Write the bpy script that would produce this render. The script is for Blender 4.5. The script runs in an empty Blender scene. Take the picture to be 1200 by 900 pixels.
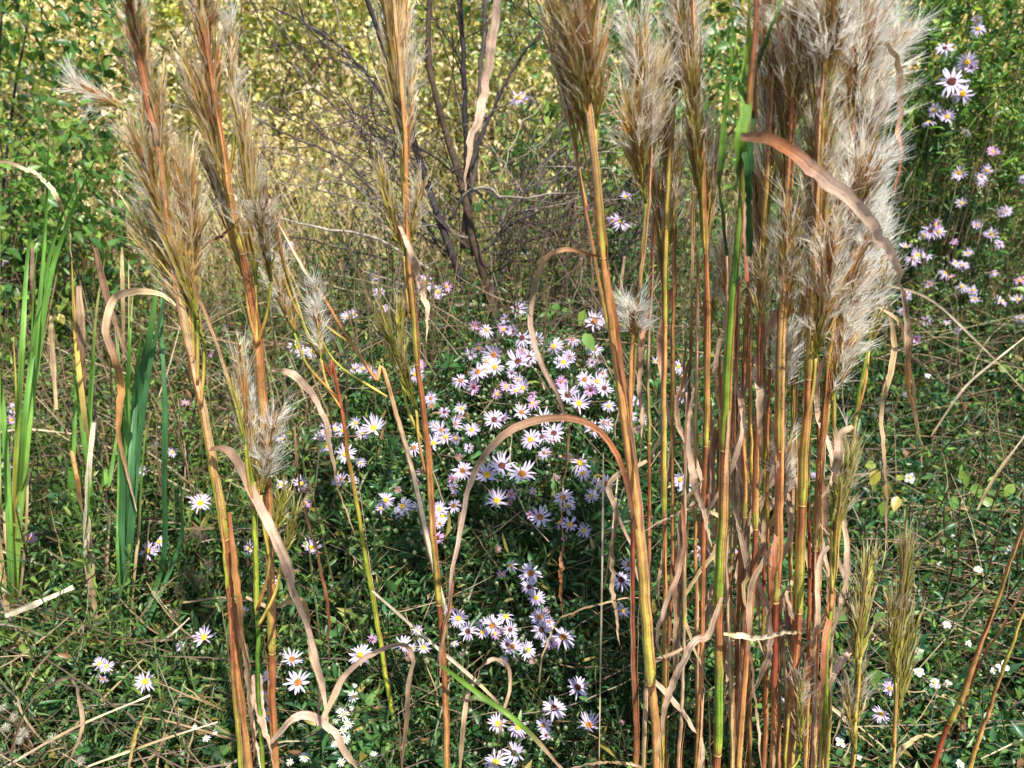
import bpy, math, random
import numpy as np
from mathutils import Vector

rng = np.random.default_rng(11)
random.seed(5)
scene = bpy.context.scene
COL = scene.collection

# ------------------------------------------------------------------ camera
W0, H0, F0 = 1200.0, 900.0, 1000.0
CAM_H, PITCH = 1.2, math.radians(20)
cam = bpy.data.cameras.new('camera')
cam.sensor_width = 36; cam.lens = 36 * F0 / W0
cam.clip_start = 0.02; cam.clip_end = 1000
camo = bpy.data.objects.new('camera', cam)
camo.location = (0, 0, CAM_H)
camo.rotation_euler = (math.pi / 2 - PITCH, 0, 0)
COL.objects.link(camo); scene.camera = camo
cam.dof.use_dof = True; cam.dof.focus_distance = 1.15; cam.dof.aperture_fstop = 7.5
CAMP = np.array([0, 0, CAM_H])
FWD = np.array([0, math.cos(PITCH), -math.sin(PITCH)])
UPV = np.array([0, math.sin(PITCH), math.cos(PITCH)])

def P(px, py, Y):
    """world point seen along the photograph's direction (px, py) that stands Y metres away"""
    px = np.asarray(px, float); py = np.asarray(py, float); Y = np.asarray(Y, float)
    a = (px - W0 / 2) / F0; b = (H0 / 2 - py) / F0
    d = np.stack([a + 0 * b, FWD[1] + b * UPV[1] + 0 * a, FWD[2] + b * UPV[2] + 0 * a], -1)
    return CAMP + d * (Y / d[..., 1])[..., None]

def mpp(Y): return Y / F0 * 1.06         # metres per pixel at that distance

def ground_z(x, y):
    y = np.asarray(y, float)
    return np.where(y < 1, 0, np.where(y < 5, 0.09 * (y - 1), 0.36 + 0.012 * (np.minimum(y, 60) - 5)))

# ------------------------------------------------------------------ mesh building
def nrm(v): return v / np.maximum(np.linalg.norm(v, axis=-1, keepdims=True), 1e-9)

class MB:
    def __init__(s): s.v = []; s.c = []; s.u = []; s.f = []; s.n = 0
    def add(s, v, faces, c, u=None):
        v = np.asarray(v, float).reshape(-1, 3); c = np.asarray(c, float)
        if c.ndim == 1: c = np.repeat(c[None], len(v), 0)
        if u is None: u = np.zeros((len(v), 3))
        for f in faces: s.f.append(np.asarray(f, np.int64) + s.n)
        s.v.append(v); s.c.append(c.reshape(-1, 3)); s.u.append(np.asarray(u, float).reshape(-1, 3)); s.n += len(v)
    def build(s, name, mat, parent=None):
        if not s.v: return None
        v = np.concatenate(s.v); c = np.concatenate(s.c); u = np.concatenate(s.u)
        me = bpy.data.meshes.new(name)
        me.vertices.add(len(v)); me.vertices.foreach_set('co', v.astype(np.float32).ravel())
        fs = [f.reshape(-1, f.shape[-1]) for f in s.f]
        loops = np.concatenate([f.ravel() for f in fs]).astype(np.int32)
        tot = np.concatenate([np.full(len(f), f.shape[1]) for f in fs]).astype(np.int32)
        st = np.concatenate([[0], np.cumsum(tot)[:-1]]).astype(np.int32)
        me.loops.add(len(loops)); me.loops.foreach_set('vertex_index', loops)
        me.polygons.add(len(tot)); me.polygons.foreach_set('loop_start', st); me.polygons.foreach_set('loop_total', tot)
        me.update(calc_edges=True)
        me.polygons.foreach_set('use_smooth', np.ones(len(tot), bool))
        a = me.attributes.new('Col', 'FLOAT_COLOR', 'POINT')
        a.data.foreach_set('color', np.concatenate([np.clip(c, 0, 1), np.ones((len(c), 1))], 1).astype(np.float32).ravel())
        b = me.attributes.new('along', 'FLOAT_VECTOR', 'POINT')
        b.data.foreach_set('vector', u.astype(np.float32).ravel())
        me.materials.append(mat); me.validate()
        o = bpy.data.objects.new(name, me); COL.objects.link(o)
        if parent is not None:
            o.parent = parent
            o.matrix_parent_inverse = parent.matrix_basis.inverted()
        return o

def thing(name, label, cat, loc, group=None):
    o = bpy.data.objects.new(name, None); COL.objects.link(o)
    o.empty_display_size = 0.05
    o.location = [float(q) for q in loc]; o['label'] = label; o['category'] = cat
    if group: o['group'] = group
    return o
def tag(o, label, cat, group=None, kind=None):
    o['label'] = label; o['category'] = cat
    if group: o['group'] = group
    if kind: o['kind'] = kind
    return o

def spline(ctrl, n):
    """Catmull-Rom through control points (k, d), n samples"""
    c = np.asarray(ctrl, float); k = len(c)
    if k == 2: t = np.linspace(0, 1, n)[:, None]; return c[0] * (1 - t) + c[1] * t
    e = np.concatenate([[2 * c[0] - c[1]], c, [2 * c[-1] - c[-2]]])
    seg = np.linalg.norm(np.diff(c[:, :3], axis=0), axis=1); cum = np.concatenate([[0], np.cumsum(seg)])
    s = np.linspace(0, cum[-1], n); i = np.clip(np.searchsorted(cum, s, 'right') - 1, 0, k - 2)
    t = ((s - cum[i]) / np.maximum(seg[i], 1e-9))[:, None]
    p0, p1, p2, p3 = e[i], e[i + 1], e[i + 2], e[i + 3]
    return 0.5 * (2 * p1 + (p2 - p0) * t + (2 * p0 - 5 * p1 + 4 * p2 - p3) * t ** 2 + (3 * p1 - p0 - 3 * p2 + p3) * t ** 3)

def ribbons(mb, pts, w, col, normal, fold=0.0):
    """pts (n,m,3); w (n,m); col (n,m,3); normal (n,3) or (n,m,3)"""
    n, m, _ = pts.shape
    tan = nrm(np.gradient(pts, axis=1))
    if normal.ndim == 2: normal = np.repeat(normal[:, None], m, 1)
    side = nrm(np.cross(tan, normal)); nn = nrm(np.cross(side, tan))
    hw = (w / 2)[..., None]
    ln = np.concatenate([np.zeros((n, 1)), np.cumsum(np.linalg.norm(np.diff(pts, axis=1), axis=2), 1)], 1)
    r = rng.uniform(0, 50, (n, 1)) * np.ones((1, m))
    cols = 3 if fold else 2
    if fold:
        V = np.stack([pts - side * hw + nn * hw * fold, pts, pts + side * hw + nn * hw * fold], 2)
        ux = np.array([0, .5, 1.0])
    else:
        V = np.stack([pts - side * hw, pts + side * hw], 2); ux = np.array([0, 1.0])
    U = np.stack([ux[None, None] * (w[..., None]) + 0 * V[..., 0], np.repeat(ln[..., None], cols, 2), np.repeat(r[..., None], cols, 2)], -1)
    C = np.repeat(col[:, :, None], cols, 2)
    base = (np.arange(n) * m * cols)[:, None, None]
    j = (np.arange(m - 1) * cols)[None, :, None]; k = np.arange(cols - 1)[None, None, :]
    a = base + j + k
    f = np.stack([a, a + 1, a + 1 + cols, a + cols], -1).reshape(-1, 4)
    mb.add(V, [f], C.reshape(-1, 3), U)

def tube(mb, pts, r, col, sides=7):
    pts = np.asarray(pts, float); m = len(pts); r = np.broadcast_to(np.asarray(r, float), (m,))
    col = np.asarray(col, float)
    if col.ndim == 1: col = np.repeat(col[None], m, 0)
    tan = nrm(np.gradient(pts, axis=0))
    ref = np.array([0.31, -0.9, 0.2]) if abs(tan[m // 2] @ nrm(np.array([0.31, -0.9, 0.2]))) < .9 else np.array([1.0, 0.2, 0.1])
    a = nrm(np.cross(tan, ref)); b = np.cross(tan, a)
    th = np.linspace(0, 2 * math.pi, sides, endpoint=False)
    V = pts[:, None] + r[:, None, None] * (np.cos(th)[None, :, None] * a[:, None] + np.sin(th)[None, :, None] * b[:, None])
    ln = np.concatenate([[0], np.cumsum(np.linalg.norm(np.diff(pts, axis=0), axis=1))])
    s0 = rng.uniform(0, 50)
    thm = np.minimum(th, 2 * math.pi - th)
    U = np.stack([np.repeat((thm * r.mean())[None], m, 0), np.repeat(ln[:, None], sides, 1), np.full((m, sides), s0)], -1)
    i = np.arange(m - 1)[:, None]; k = np.arange(sides)[None]; k2 = (k + 1) % sides
    f = np.stack([i * sides + k + 0 * k2, i * sides + k2, (i + 1) * sides + k2, (i + 1) * sides + k], -1).reshape(-1, 4)
    cap = [np.arange(sides)[::-1][None], ((m - 1) * sides + np.arange(sides))[None]]
    mb.add(V, [f] + cap, np.repeat(col[:, None], sides, 1).reshape(-1, 3), U)

LT_FULL_F4 = np.array([[1, 2, 5, 4], [2, 3, 6, 5]]); LT_FULL_F3 = np.array([[0, 2, 1], [0, 3, 2], [4, 5, 7], [5, 6, 7]])
def leaves(mb, pos, d, nn, L, Wd, col, curl=0.25, fold=0.25, ovate=False):
    """curved, folded leaf blades, 8 vertices each"""
    n = len(pos); d = nrm(d); s = nrm(np.cross(d, nn)); nn = np.cross(s, d)
    L = np.broadcast_to(L, (n,)); Wd = np.broadcast_to(Wd, (n,)); curl = np.broadcast_to(curl, (n,))
    t = np.array([0, .33, .33, .33, .7, .7, .7, 1.0]) if not ovate else np.array([0, .25, .25, .25, .62, .62, .62, 1.0])
    x = np.array([0, -.5, 0, .5, -.37, 0, .37, 0]); 
    z = np.abs(x) * 2 * fold
    V = (pos[:, None] + d[:, None] * (t[None] * L[:, None])[..., None] + s[:, None] * (x[None] * Wd[:, None])[..., None]
         + nn[:, None] * (z[None] * Wd[:, None] - curl[:, None] * (t[None] ** 2) * L[:, None])[..., None])
    base = (np.arange(n) * 8)[:, None, None]
    f4 = (base + LT_FULL_F4[None]).reshape(-1, 4); f3 = (base + LT_FULL_F3[None]).reshape(-1, 3)
    U = np.stack([x[None] * Wd[:, None], t[None] * L[:, None], np.repeat(rng.uniform(0, 50, (n, 1)), 8, 1)], -1)
    rib = np.array([1.05, .95, 1.25, .95, .95, 1.2, .95, 1.0])
    C = col[:, None] * rib[None, :, None]
    mb.add(V, [f4, f3], C.reshape(-1, 3), U)

def rdir(n): return nrm(rng.normal(size=(n, 3)))

# ------------------------------------------------------------------ materials
def mat(name, trans=0.3, rough=0.5, spec=0.3, streak=0.0, noise=0.15, nscale=60, spots=0.0, tint=(1, 1, 1), bump=0.0):
    m = bpy.data.materials.new(name); m.use_nodes = True
    N = m.node_tree.nodes; K = m.node_tree.links; N.clear()
    out = N.new('ShaderNodeOutputMaterial')
    at = N.new('ShaderNodeAttribute'); at.attribute_name = 'Col'
    al = N.new('ShaderNodeAttribute'); al.attribute_name = 'along'
    geo = N.new('ShaderNodeNewGeometry')
    n1 = N.new('ShaderNodeTexNoise'); n1.inputs['Scale'].default_value = nscale; n1.inputs['Detail'].default_value = 3
    K.new(geo.outputs['Position'], n1.inputs['Vector'])
    mr = N.new('ShaderNodeMapRange'); mr.inputs['From Min'].default_value = .3; mr.inputs['From Max'].default_value = .7
    mr.inputs['To Min'].default_value = 1 - noise; mr.inputs['To Max'].default_value = 1 + noise
    K.new(n1.outputs['Fac'], mr.inputs['Value'])
    mul = N.new('ShaderNodeVectorMath'); mul.operation = 'SCALE'
    K.new(at.outputs['Color'], mul.inputs[0]); K.new(mr.outputs[0], mul.inputs['Scale'])
    cur = mul.outputs[0]; bumpsrc = n1.outputs['Fac']
    if streak:
        mp = N.new('ShaderNodeMapping'); mp.inputs['Scale'].default_value = (620, 9, 1)
        K.new(al.outputs['Vector'], mp.inputs['Vector'])
        n2 = N.new('ShaderNodeTexNoise'); n2.inputs['Scale'].default_value = 1.0; n2.inputs['Detail'].default_value = 3
        K.new(mp.outputs[0], n2.inputs['Vector'])
        r2 = N.new('ShaderNodeMapRange'); r2.inputs['From Min'].default_value = .3; r2.inputs['From Max'].default_value = .7
        r2.inputs['To Min'].default_value = 1 - streak; r2.inputs['To Max'].default_value = 1 + streak * .8
        K.new(n2.outputs['Fac'], r2.inputs['Value'])
        m2 = N.new('ShaderNodeVectorMath'); m2.operation = 'SCALE'
        K.new(cur, m2.inputs[0]); K.new(r2.outputs[0], m2.inputs['Scale']); cur = m2.outputs[0]; bumpsrc = n2.outputs['Fac']
    if spots:
        n3 = N.new('ShaderNodeTexNoise'); n3.inputs['Scale'].default_value = 420; n3.inputs['Detail'].default_value = 2
        K.new(geo.outputs['Position'], n3.inputs['Vector'])
        r3 = N.new('ShaderNodeMapRange'); r3.inputs['From Min'].default_value = .60; r3.inputs['From Max'].default_value = .70
        r3.inputs['To Min'].default_value = 1; r3.inputs['To Max'].default_value = 1 - spots
        K.new(n3.outputs['Fac'], r3.inputs['Value'])
        m3 = N.new('ShaderNodeVectorMath'); m3.operation = 'SCALE'
        K.new(cur, m3.inputs[0]); K.new(r3.outputs[0], m3.inputs['Scale']); cur = m3.outputs[0]
    bs = N.new('ShaderNodeBsdfPrincipled'); bs.inputs['Roughness'].default_value = rough
    bs.inputs['Specular IOR Level'].default_value = spec
    K.new(cur, bs.inputs['Base Color'])
    if bump:
        bp = N.new('ShaderNodeBump'); bp.inputs['Strength'].default_value = bump; bp.inputs['Distance'].default_value = 0.001
        K.new(bumpsrc, bp.inputs['Height']); K.new(bp.outputs[0], bs.inputs['Normal'])
    if trans:
        tr = N.new('ShaderNodeBsdfTranslucent')
        tn = N.new('ShaderNodeVectorMath'); tn.operation = 'MULTIPLY'; tn.inputs[1].default_value = tint
        K.new(cur, tn.inputs[0]); K.new(tn.outputs[0], tr.inputs['Color'])
        mx = N.new('ShaderNodeMixShader'); mx.inputs[0].default_value = trans
        K.new(bs.outputs[0], mx.inputs[1]); K.new(tr.outputs[0], mx.inputs[2]); K.new(mx.outputs[0], out.inputs['Surface'])
    else: K.new(bs.outputs[0], out.inputs['Surface'])
    return m

M_LEAF = mat('green_leaf', .34, .37, .4, noise=.22, nscale=45, tint=(1.5, 1.5, .8))
M_BLADE = mat('grass_blade', .3, .45, .3, streak=.35, noise=.25, nscale=20, tint=(1.4, 1.4, .8))
M_DRY = mat('dry_leaf', .25, .6, .25, streak=.42, noise=.3, nscale=28, spots=.35, tint=(1.1, 1, .8), bump=.3)
M_CULM = mat('grass_culm', 0, .58, .22, streak=.5, noise=.35, nscale=45, spots=.5, bump=.5)
M_SPIKE = mat('plume_spike', .32, .45, .3, streak=.15, noise=.2, nscale=60)
M_HAIR = mat('plume_hair', .6, .5, .2, noise=.1, nscale=40)
M_PETAL = mat('petal', .35, .55, .2, noise=.05, nscale=120)
M_DISC = mat('flower_disc', 0, .75, .15, noise=.45, nscale=700, bump=.6)
M_BARK = mat('bark', 0, .8, .15, streak=.2, noise=.4, nscale=90, bump=.5)
M_TWIG = mat('twig', 0, .7, .2, noise=.3, nscale=50)

# colours (linear, real base colours)
K = dict(orange=(.50, .25, .085), rust=(.34, .125, .05), yellow=(.50, .36, .08), green=(.11, .21, .025), lime=(.27, .33, .035),
         straw=(.55, .40, .20), pale=(.68, .56, .40), pink=(.52,.36,.26), tan=(.48, .33, .20), brown=(.23, .13, .075), dkgreen=(.035, .10, .025),
         olive=(.20, .17, .04), buff=(.48, .34, .17), red=(.26, .065, .03))
K = {k: np.array(v) for k, v in K.items()}
def gradc(keys, m):
    c = np.array([K[k] for k in keys]); x = np.linspace(0, len(c) - 1, m)
    return np.stack([np.interp(x, np.arange(len(c)), c[:, q]) for q in range(3)], -1)

# ------------------------------------------------------------------ ground
def build_ground():
    ys = np.concatenate([np.linspace(-3, 8, 60), np.array([10, 14, 20, 30, 60, 120, 250])])
    ys = np.concatenate([[-120, -30, -8], ys])
    xs = np.concatenate([[-250, -100, -40, -15], np.linspace(-6, 6, 49), [15, 40, 100, 250]])
    X, Y = np.meshgrid(xs, ys); Z = ground_z(X, Y) + np.where(np.abs(X) < 7, .02 * np.sin(X * 5 + Y * 3) * np.cos(Y * 4.3), 0) - .02
    n, m = X.shape
    i = np.arange(n - 1)[:, None] * m + np.arange(m - 1)[None]
    f = np.stack([i, i + 1, i + 1 + m, i + m], -1).reshape(-1, 4)
    mt = bpy.data.materials.new('soil_litter'); mt.use_nodes = True
    N = mt.node_tree.nodes; L = mt.node_tree.links; b = N['Principled BSDF']
    g = N.new('ShaderNodeNewGeometry'); t = N.new('ShaderNodeTexNoise'); t.inputs['Scale'].default_value = 22; t.inputs['Detail'].default_value = 8
    L.new(g.outputs['Position'], t.inputs['Vector'])
    cr = N.new('ShaderNodeValToRGB'); e = cr.color_ramp.elements
    e[0].position = .35; e[0].color = (.018, .014, .009, 1); e[1].position = .7; e[1].color = (.05, .036, .021, 1)
    L.new(t.outputs['Fac'], cr.inputs[0]); L.new(cr.outputs[0], b.inputs['Base Color']); b.inputs['Roughness'].default_value = .95
    bp = N.new('ShaderNodeBump'); bp.inputs['Strength'].default_value = .8; L.new(t.outputs['Fac'], bp.inputs['Height']); L.new(bp.outputs[0], b.inputs['Normal'])
    mb = MB(); mb.add(np.stack([X, Y, Z], -1), [f], (.05, .04, .02)); o = mb.build('ground', mt)
    o['kind'] = 'structure'; o['label'] = 'dark soil and leaf litter under the plants'; o['category'] = 'ground'
build_ground()

# ------------------------------------------------------------------ undergrowth distance map (photo direction -> metres)
PYS = [-100, 0, 100, 200, 300, 400, 500, 600, 750, 900, 1000]
D_L = [3.3, 3.2, 3.0, 2.9, 2.6, 2.2, 1.8, 1.5, 1.2, 1.0, .93]
D_C = [3.3, 3.2, 3.2, 3.0, 2.2, 1.62, 1.42, 1.28, 1.12, .98, .92]
D_R = [2.6, 2.5, 2.45, 2.5, 2.5, 2.3, 2.0, 1.65, 1.25, .98, .92]
def D(px, py):
    px = np.asarray(px, float); py = np.asarray(py, float)
    l = np.interp(py, PYS, D_L); c = np.interp(py, PYS, D_C); r = np.interp(py, PYS, D_R)
    a = np.clip((px - 250) / 200, 0, 1); b = np.clip((px - 740) / 230, 0, 1)
    a = a * a * (3 - 2 * a); b = b * b * (3 - 2 * b)
    return (l * (1 - a) + c * a) * (1 - b) + r * b

# sprigs: short leafy shoots; returns their geometry into a mesh builder
def sprigs(mb_leaf, mb_stem, pos, up, nleaf, L, asp, hl, cols, ovate=False, curl=.3, stemc=(.05, .07, .02), stemr=.0011, rise=.65):
    n = len(pos); up = nrm(up)
    L = np.broadcast_to(L, (n,)); hl = np.broadcast_to(hl, (n,))
    a = nrm(np.cross(up, rdir(n))); b = np.cross(up, a)
    ph0 = rng.uniform(0, 6.28, n)
    for k in range(nleaf):
        t = (k + .4) / nleaf
        ph = ph0 + k * 2.4 + rng.normal(0, .3, n)
        rad = a * np.cos(ph)[:, None] + b * np.sin(ph)[:, None]
        p = pos + up * (hl * (t - 1))[:, None]
        d = rad * .9 + up * (rise + .5 * t) + rng.normal(0, .18, (n, 3)) + np.array([0, 0, -.05])
        nn = up + rng.normal(0, .28, (n, 3))
        c = cols[rng.integers(0, len(cols), n)] * rng.uniform(.6, 1.4, (n, 1))
        old = rng.random(n) < .07; c[old] = np.array([(.24, .20, .05), (.20, .11, .05), (.30, .26, .08)])[rng.integers(0, 3, old.sum())]
        ll = L * rng.uniform(.6, 1.15, n) * (1.05 - .35 * t)
        keep = rng.random(n) < .93
        leaves(mb_leaf, p[keep], d[keep], nn[keep], ll[keep], (ll * asp * rng.uniform(.85, 1.2, n))[keep], c[keep], curl=curl * rng.uniform(.2, 1.6, n)[keep], fold=.22, ovate=ovate)
    if mb_stem is not None:
        m = 4; t = np.linspace(-1.6, 0, m)
        pts = pos[:, None] + up[:, None] * (hl[:, None] * t[None])[..., None]
        pts[:, 0] += rng.normal(0, .008, (n, 3))
        c = np.array(stemc) * rng.uniform(.6, 1.7, (n, 1)); c = np.repeat(c[:, None], m, 1)
        w = np.full((n, m), stemr * 2)
        toc = nrm(CAMP - pos)
        ribbons(mb_stem, pts, w, c, toc); ribbons(mb_stem, pts, w, c, nrm(np.cross(toc, up)))

GREEN_A = np.array([(.05, .115, .035), (.065, .14, .04), (.10, .18, .05), (.035, .085, .035), (.14, .20, .06), (.05, .10, .045)])
GREEN_A = GREEN_A * np.array([.86, 1.04, 1.0])
GREEN_S0 = 1.3 * np.array([(.07, .15, .035), (.10, .20, .04), (.15, .25, .05), (.05, .12, .035), (.22, .28, .06)])
GREEN_R = np.array([(.04, .10, .035), (.055, .13, .045), (.085, .17, .045), (.16, .23, .05), (.032, .085, .038)])
GREEN_R = GREEN_R * np.array([.86, 1.03, 1.0])
GREEN_L = np.array([(.07, .14, .03), (.10, .18, .035), (.05, .11, .034), (.15, .21, .04)])
YELLOW = np.array([(.70, .62, .26), (.58, .56, .16), (.46, .50, .12), (.30, .37, .08), (.70, .57, .34), (.18, .25, .06), (.76, .66, .36), (.36, .27, .15)])

# ------------------------------------------------------------------ asters
# (px, py, diameter px, petal colour w/l/p, disc y/b/d)
FL = """439 325 14 w y;444 342 15 w b;449 361 14 l y;407 372 14 w y;413 368 12 l y;499 332 24 w y;513 342 18 l y;524 336 14 p y;
605 362 23 w d;570 387 18 w y;590 386 16 p y;612 396 23 w d;628 399 22 w y;649 406 22 w y;562 408 16 p y;579 416 26 w b;607 424 30 w d;620 419 24 w d;
560 436 25 l b;580 430 22 w y;540 446 20 l b;593 453 17 p y;582 462 14 p y;613 455 22 l y;604 458 18 l y;660 425 22 l y;667 418 18 l b;697 377 27 w b;710 373 20 w b;
685 445 22 w b;700 447 20 w y;708 455 22 w d;665 463 28 w d;678 473 26 w y;697 410 20 w b;470 433 18 w b;425 432 15 w y;415 432 14 l y;492 428 14 p y;
438 502 29 w y;405 532 26 w y;402 505 18 l y;400 562 18 l b;553 504 20 l y;533 497 18 l b;517 504 20 l b;485 525 22 w b;508 520 22 l y;505 467 16 l b;522 512 18 w y;
579 492 26 w d;611 483 22 w b;637 490 24 w y;622 515 25 l y;636 512 24 w d;649 508 27 w d;695 503 22 w b;712 497 18 w b;657 535 14 p y;
542 552 27 w b;570 557 33 l y;588 546 32 w d;612 556 36 w b;582 587 29 w y;680 543 27 w y;683 555 20 l y;710 567 24 w b;660 583 26 w b;665 593 22 l y;
452 586 23 l y;472 593 23 w y;492 593 20 w b;515 597 21 l y;532 593 22 w b;633 606 28 w b;668 615 22 l y;518 605 19 w y;499 622 15 p b;
599 663 18 w y;622 672 30 w b;620 688 24 w d;628 701 25 l y;728 680 29 w d;737 662 20 w b;730 716 20 l y;
593 723 24 w y;577 733 28 w b;598 738 22 w d;633 723 28 w b;635 738 27 w d;660 747 33 w b;600 758 29 w b;618 762 26 w y;537 725 24 l y;548 740 26 w d;565 741 20 l y;
422 768 31 w y;472 756 26 w b;496 759 23 w y;677 806 33 w d;649 830 33 w d;690 850 33 w b;583 848 27 l y;607 852 30 l y;637 850 22 w b;640 862 18 w d;581 893 33 w y;603 883 32 w d;
239 747 30 l y;170 799 30 l y;365 642 24 l y;292 643 20 w y;318 683 22 w b;285 717 16 w y;342 773 29 w b;349 800 36 w b;317 793 24 w y;310 817 22 l y;313 836 20 l y;
173 645 24 l y;187 635 20 l y;117 778 20 l y;125 781 18 l y;120 796 18 l b;36 631 15 p y;212 757 14 w y;235 590 28 w y;330 568 17 w y;353 567 20 l y;358 590 13 p y;395 565 16 l y;
152 543 14 l y;167 552 12 w y;202 530 13 w y;183 520 10 l y;218 472 11 p y;248 415 9 p y;347 407 20 w y;353 413 17 w y;365 412 16 w y;383 507 24 w y;383 523 22 l y;393 503 18 l y;374 512 18 w b;330 515 15 l y;
17 480 16 w y;13 492 14 p y;5 547 18 w y;87 517 12 p y;2 307 13 l y;340 287 9 w y;
608 115 22 l y;623 116 15 l y;727 260 22 l y;733 231 15 l y;718 258 14 l b;737 266 13 l y;
768 425 17 w y;795 430 17 w y;798 463 22 w b;803 568 28 w d;797 562 20 l y;753 493 16 l y;745 470 15 l y;740 488 15 l y;
1146 34 16 l y;1147 24 12 l y;1107 57 18 w d;1133 73 20 l y;1138 79 14 l d;1115 96 32 w d;1128 110 22 l y;1095 129 16 w y;1088 143 15 l y;1110 137 17 l y;1133 155 13 w y;1163 178 14 p y;
1124 203 17 w y;1149 211 13 w y;1126 238 13 w y;1198 210 10 l y;1180 247 13 l y;1162 275 17 l y;1090 271 20 l d;1100 272 16 l y;1062 290 16 l y;1117 283 10 p y;1135 297 12 l y;1075 299 16 l y;
1070 303 18 l y;1107 320 15 l y;1114 325 12 p y;1090 333 15 l b;1062 346 14 l b;1128 311 14 l y;1120 309 12 w y;1127 336 14 w y;1140 340 14 l y;1143 350 12 l y;1173 353 15 l y;1193 351 15 w y;1110 379 11 l y;1061 462 10 l y;1058 365 11 l y;
1032 837 24 l y;1043 807 20 l y;1053 820 16 w y;1042 800 15 l y;822 647 26 l b;865 651 26 l b;888 562 12 l y;920 570 12 l y;953 558 10 l y"""
FLOWERS = []
for s in FL.replace('\n', '').split(';'):
    a = s.split()
    FLOWERS.append((float(a[0]), float(a[1]), float(a[2]), a[3], a[4]))

PLANTS = [  # centre px, label, reach
    (590, 412, 'aster crowded with small white flowers topping the central patch, below the bare shrub trunk'),
    (690, 430, 'aster right of the central patch top, partly behind the thick orange bluestem stalk'),
    (505, 337, 'aster with three small flowers just right of the centre left bluestem, beside the shrub trunk'),
    (428, 358, 'aster with a column of tiny pale flowers left of the centre left bluestem plume'),
    (450, 430, 'aster with a few small scattered flowers beside the leaning pale straw at centre left'),
    (405, 520, 'aster with one big yellow eyed flower and a loose bunch left of the centre stalk'),
    (520, 508, 'aster with lilac flowers strung in a row right of the centre left bluestem stalk'),
    (620, 500, 'aster with dark and pink centred flowers just below the arch of the long brown leaf'),
    (585, 560, 'aster with the largest white flowers, inside the arching brown leaf at the centre'),
    (685, 545, 'aster with yellow eyed flowers just left of the orange bluestem stalk, mid height'),
    (490, 597, 'aster with a low row of small lilac flowers crossing behind the centre left stalk'),
    (650, 605, 'aster with white and lilac flowers hanging beside the brown dangling leaf at centre'),
    (622, 685, 'aster with a vertical line of three white flowers and a yellow eyed one below them'),
    (732, 690, 'aster with dark eyed white flowers tucked right behind the thick orange stalk'),
    (560, 738, 'aster with narrow petalled white flowers at the left of the low central bunch'),
    (630, 745, 'aster with the dense low bunch of large brown eyed white flowers at bottom centre'),
    (460, 762, 'aster with three daisies in a level row above the arched dry leaf, bottom centre left'),
    (665, 835, 'aster with three separate spiky dark eyed white flowers at the bottom, right of centre'),
    (597, 870, 'aster with pink lilac and white flowers crossed by the long green strap leaf'),
    (330, 800, 'aster with big white flowers low between the stems of the left bluestem pair'),
    (240, 750, 'aster with one single large lilac flower left of the bluestem pair near the bottom'),
    (160, 798, 'aster with a large pale lilac flower and a small ragged bunch at bottom left'),
    (305, 670, 'aster with white flowers half hidden behind the left bluestem pair, one lilac flower beside'),
    (178, 640, 'aster with a pair of lilac flowers by the foot of the blue green cattail leaves'),
    (235, 590, 'aster with one white yellow eyed flower left of the leftmost bluestem stalk, mid height'),
    (350, 575, 'aster with lilac flowers behind the small olive tuft right of the left bluestem pair'),
    (180, 525, 'distant aster with tiny lilac flowers behind the blue green cattail leaves'),
    (356, 410, 'small distant aster with a white cluster right of the left bluestem pair'),
    (15, 500, 'aster with small pale flowers at the left edge behind the light green cattail leaves'),
    (615, 115, 'tall lilac aster flowering alone among the bare shrub twigs at the top'),
    (727, 250, 'lilac aster flowering behind the upper part of the thick orange stalk'),
    (775, 450, 'aster with small white flowers in the gap right of the thick orange stalk'),
    (800, 565, 'aster with one dark eyed flower at the left edge of the right hand bluestem clump'),
    (1120, 95, 'tall aster with a large dark eyed white flower right of the fluffy plumes'),
    (1147, 30, 'aster with pink lilac flowers at the very top right corner'),
    (1150, 215, 'aster with widely spaced small white flowers at the right, below the tall aster'),
    (1085, 290, 'aster with flat lilac flowers just right of the fluffy plume clump'),
    (1140, 335, 'aster with a drift of small lilac flowers at the right edge, lowest of the hedge'),
    (1040, 820, 'aster with lilac flowers between the two small olive plumes at bottom right'),
    (840, 640, 'aster with lilac flowers seen through the lower stems of the right hand bluestem clump'),
]
PC = np.array([(p[0], p[1]) for p in PLANTS], float)
def plant_of(px, py):
    px = np.asarray(px, float); py = np.asarray(py, float)
    d = (px[:, None] - PC[None, :, 0]) ** 2 + ((py[:, None] - PC[None, :, 1]) * 1.2) ** 2
    return d.argmin(1), np.sqrt(d.min(1))

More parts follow.
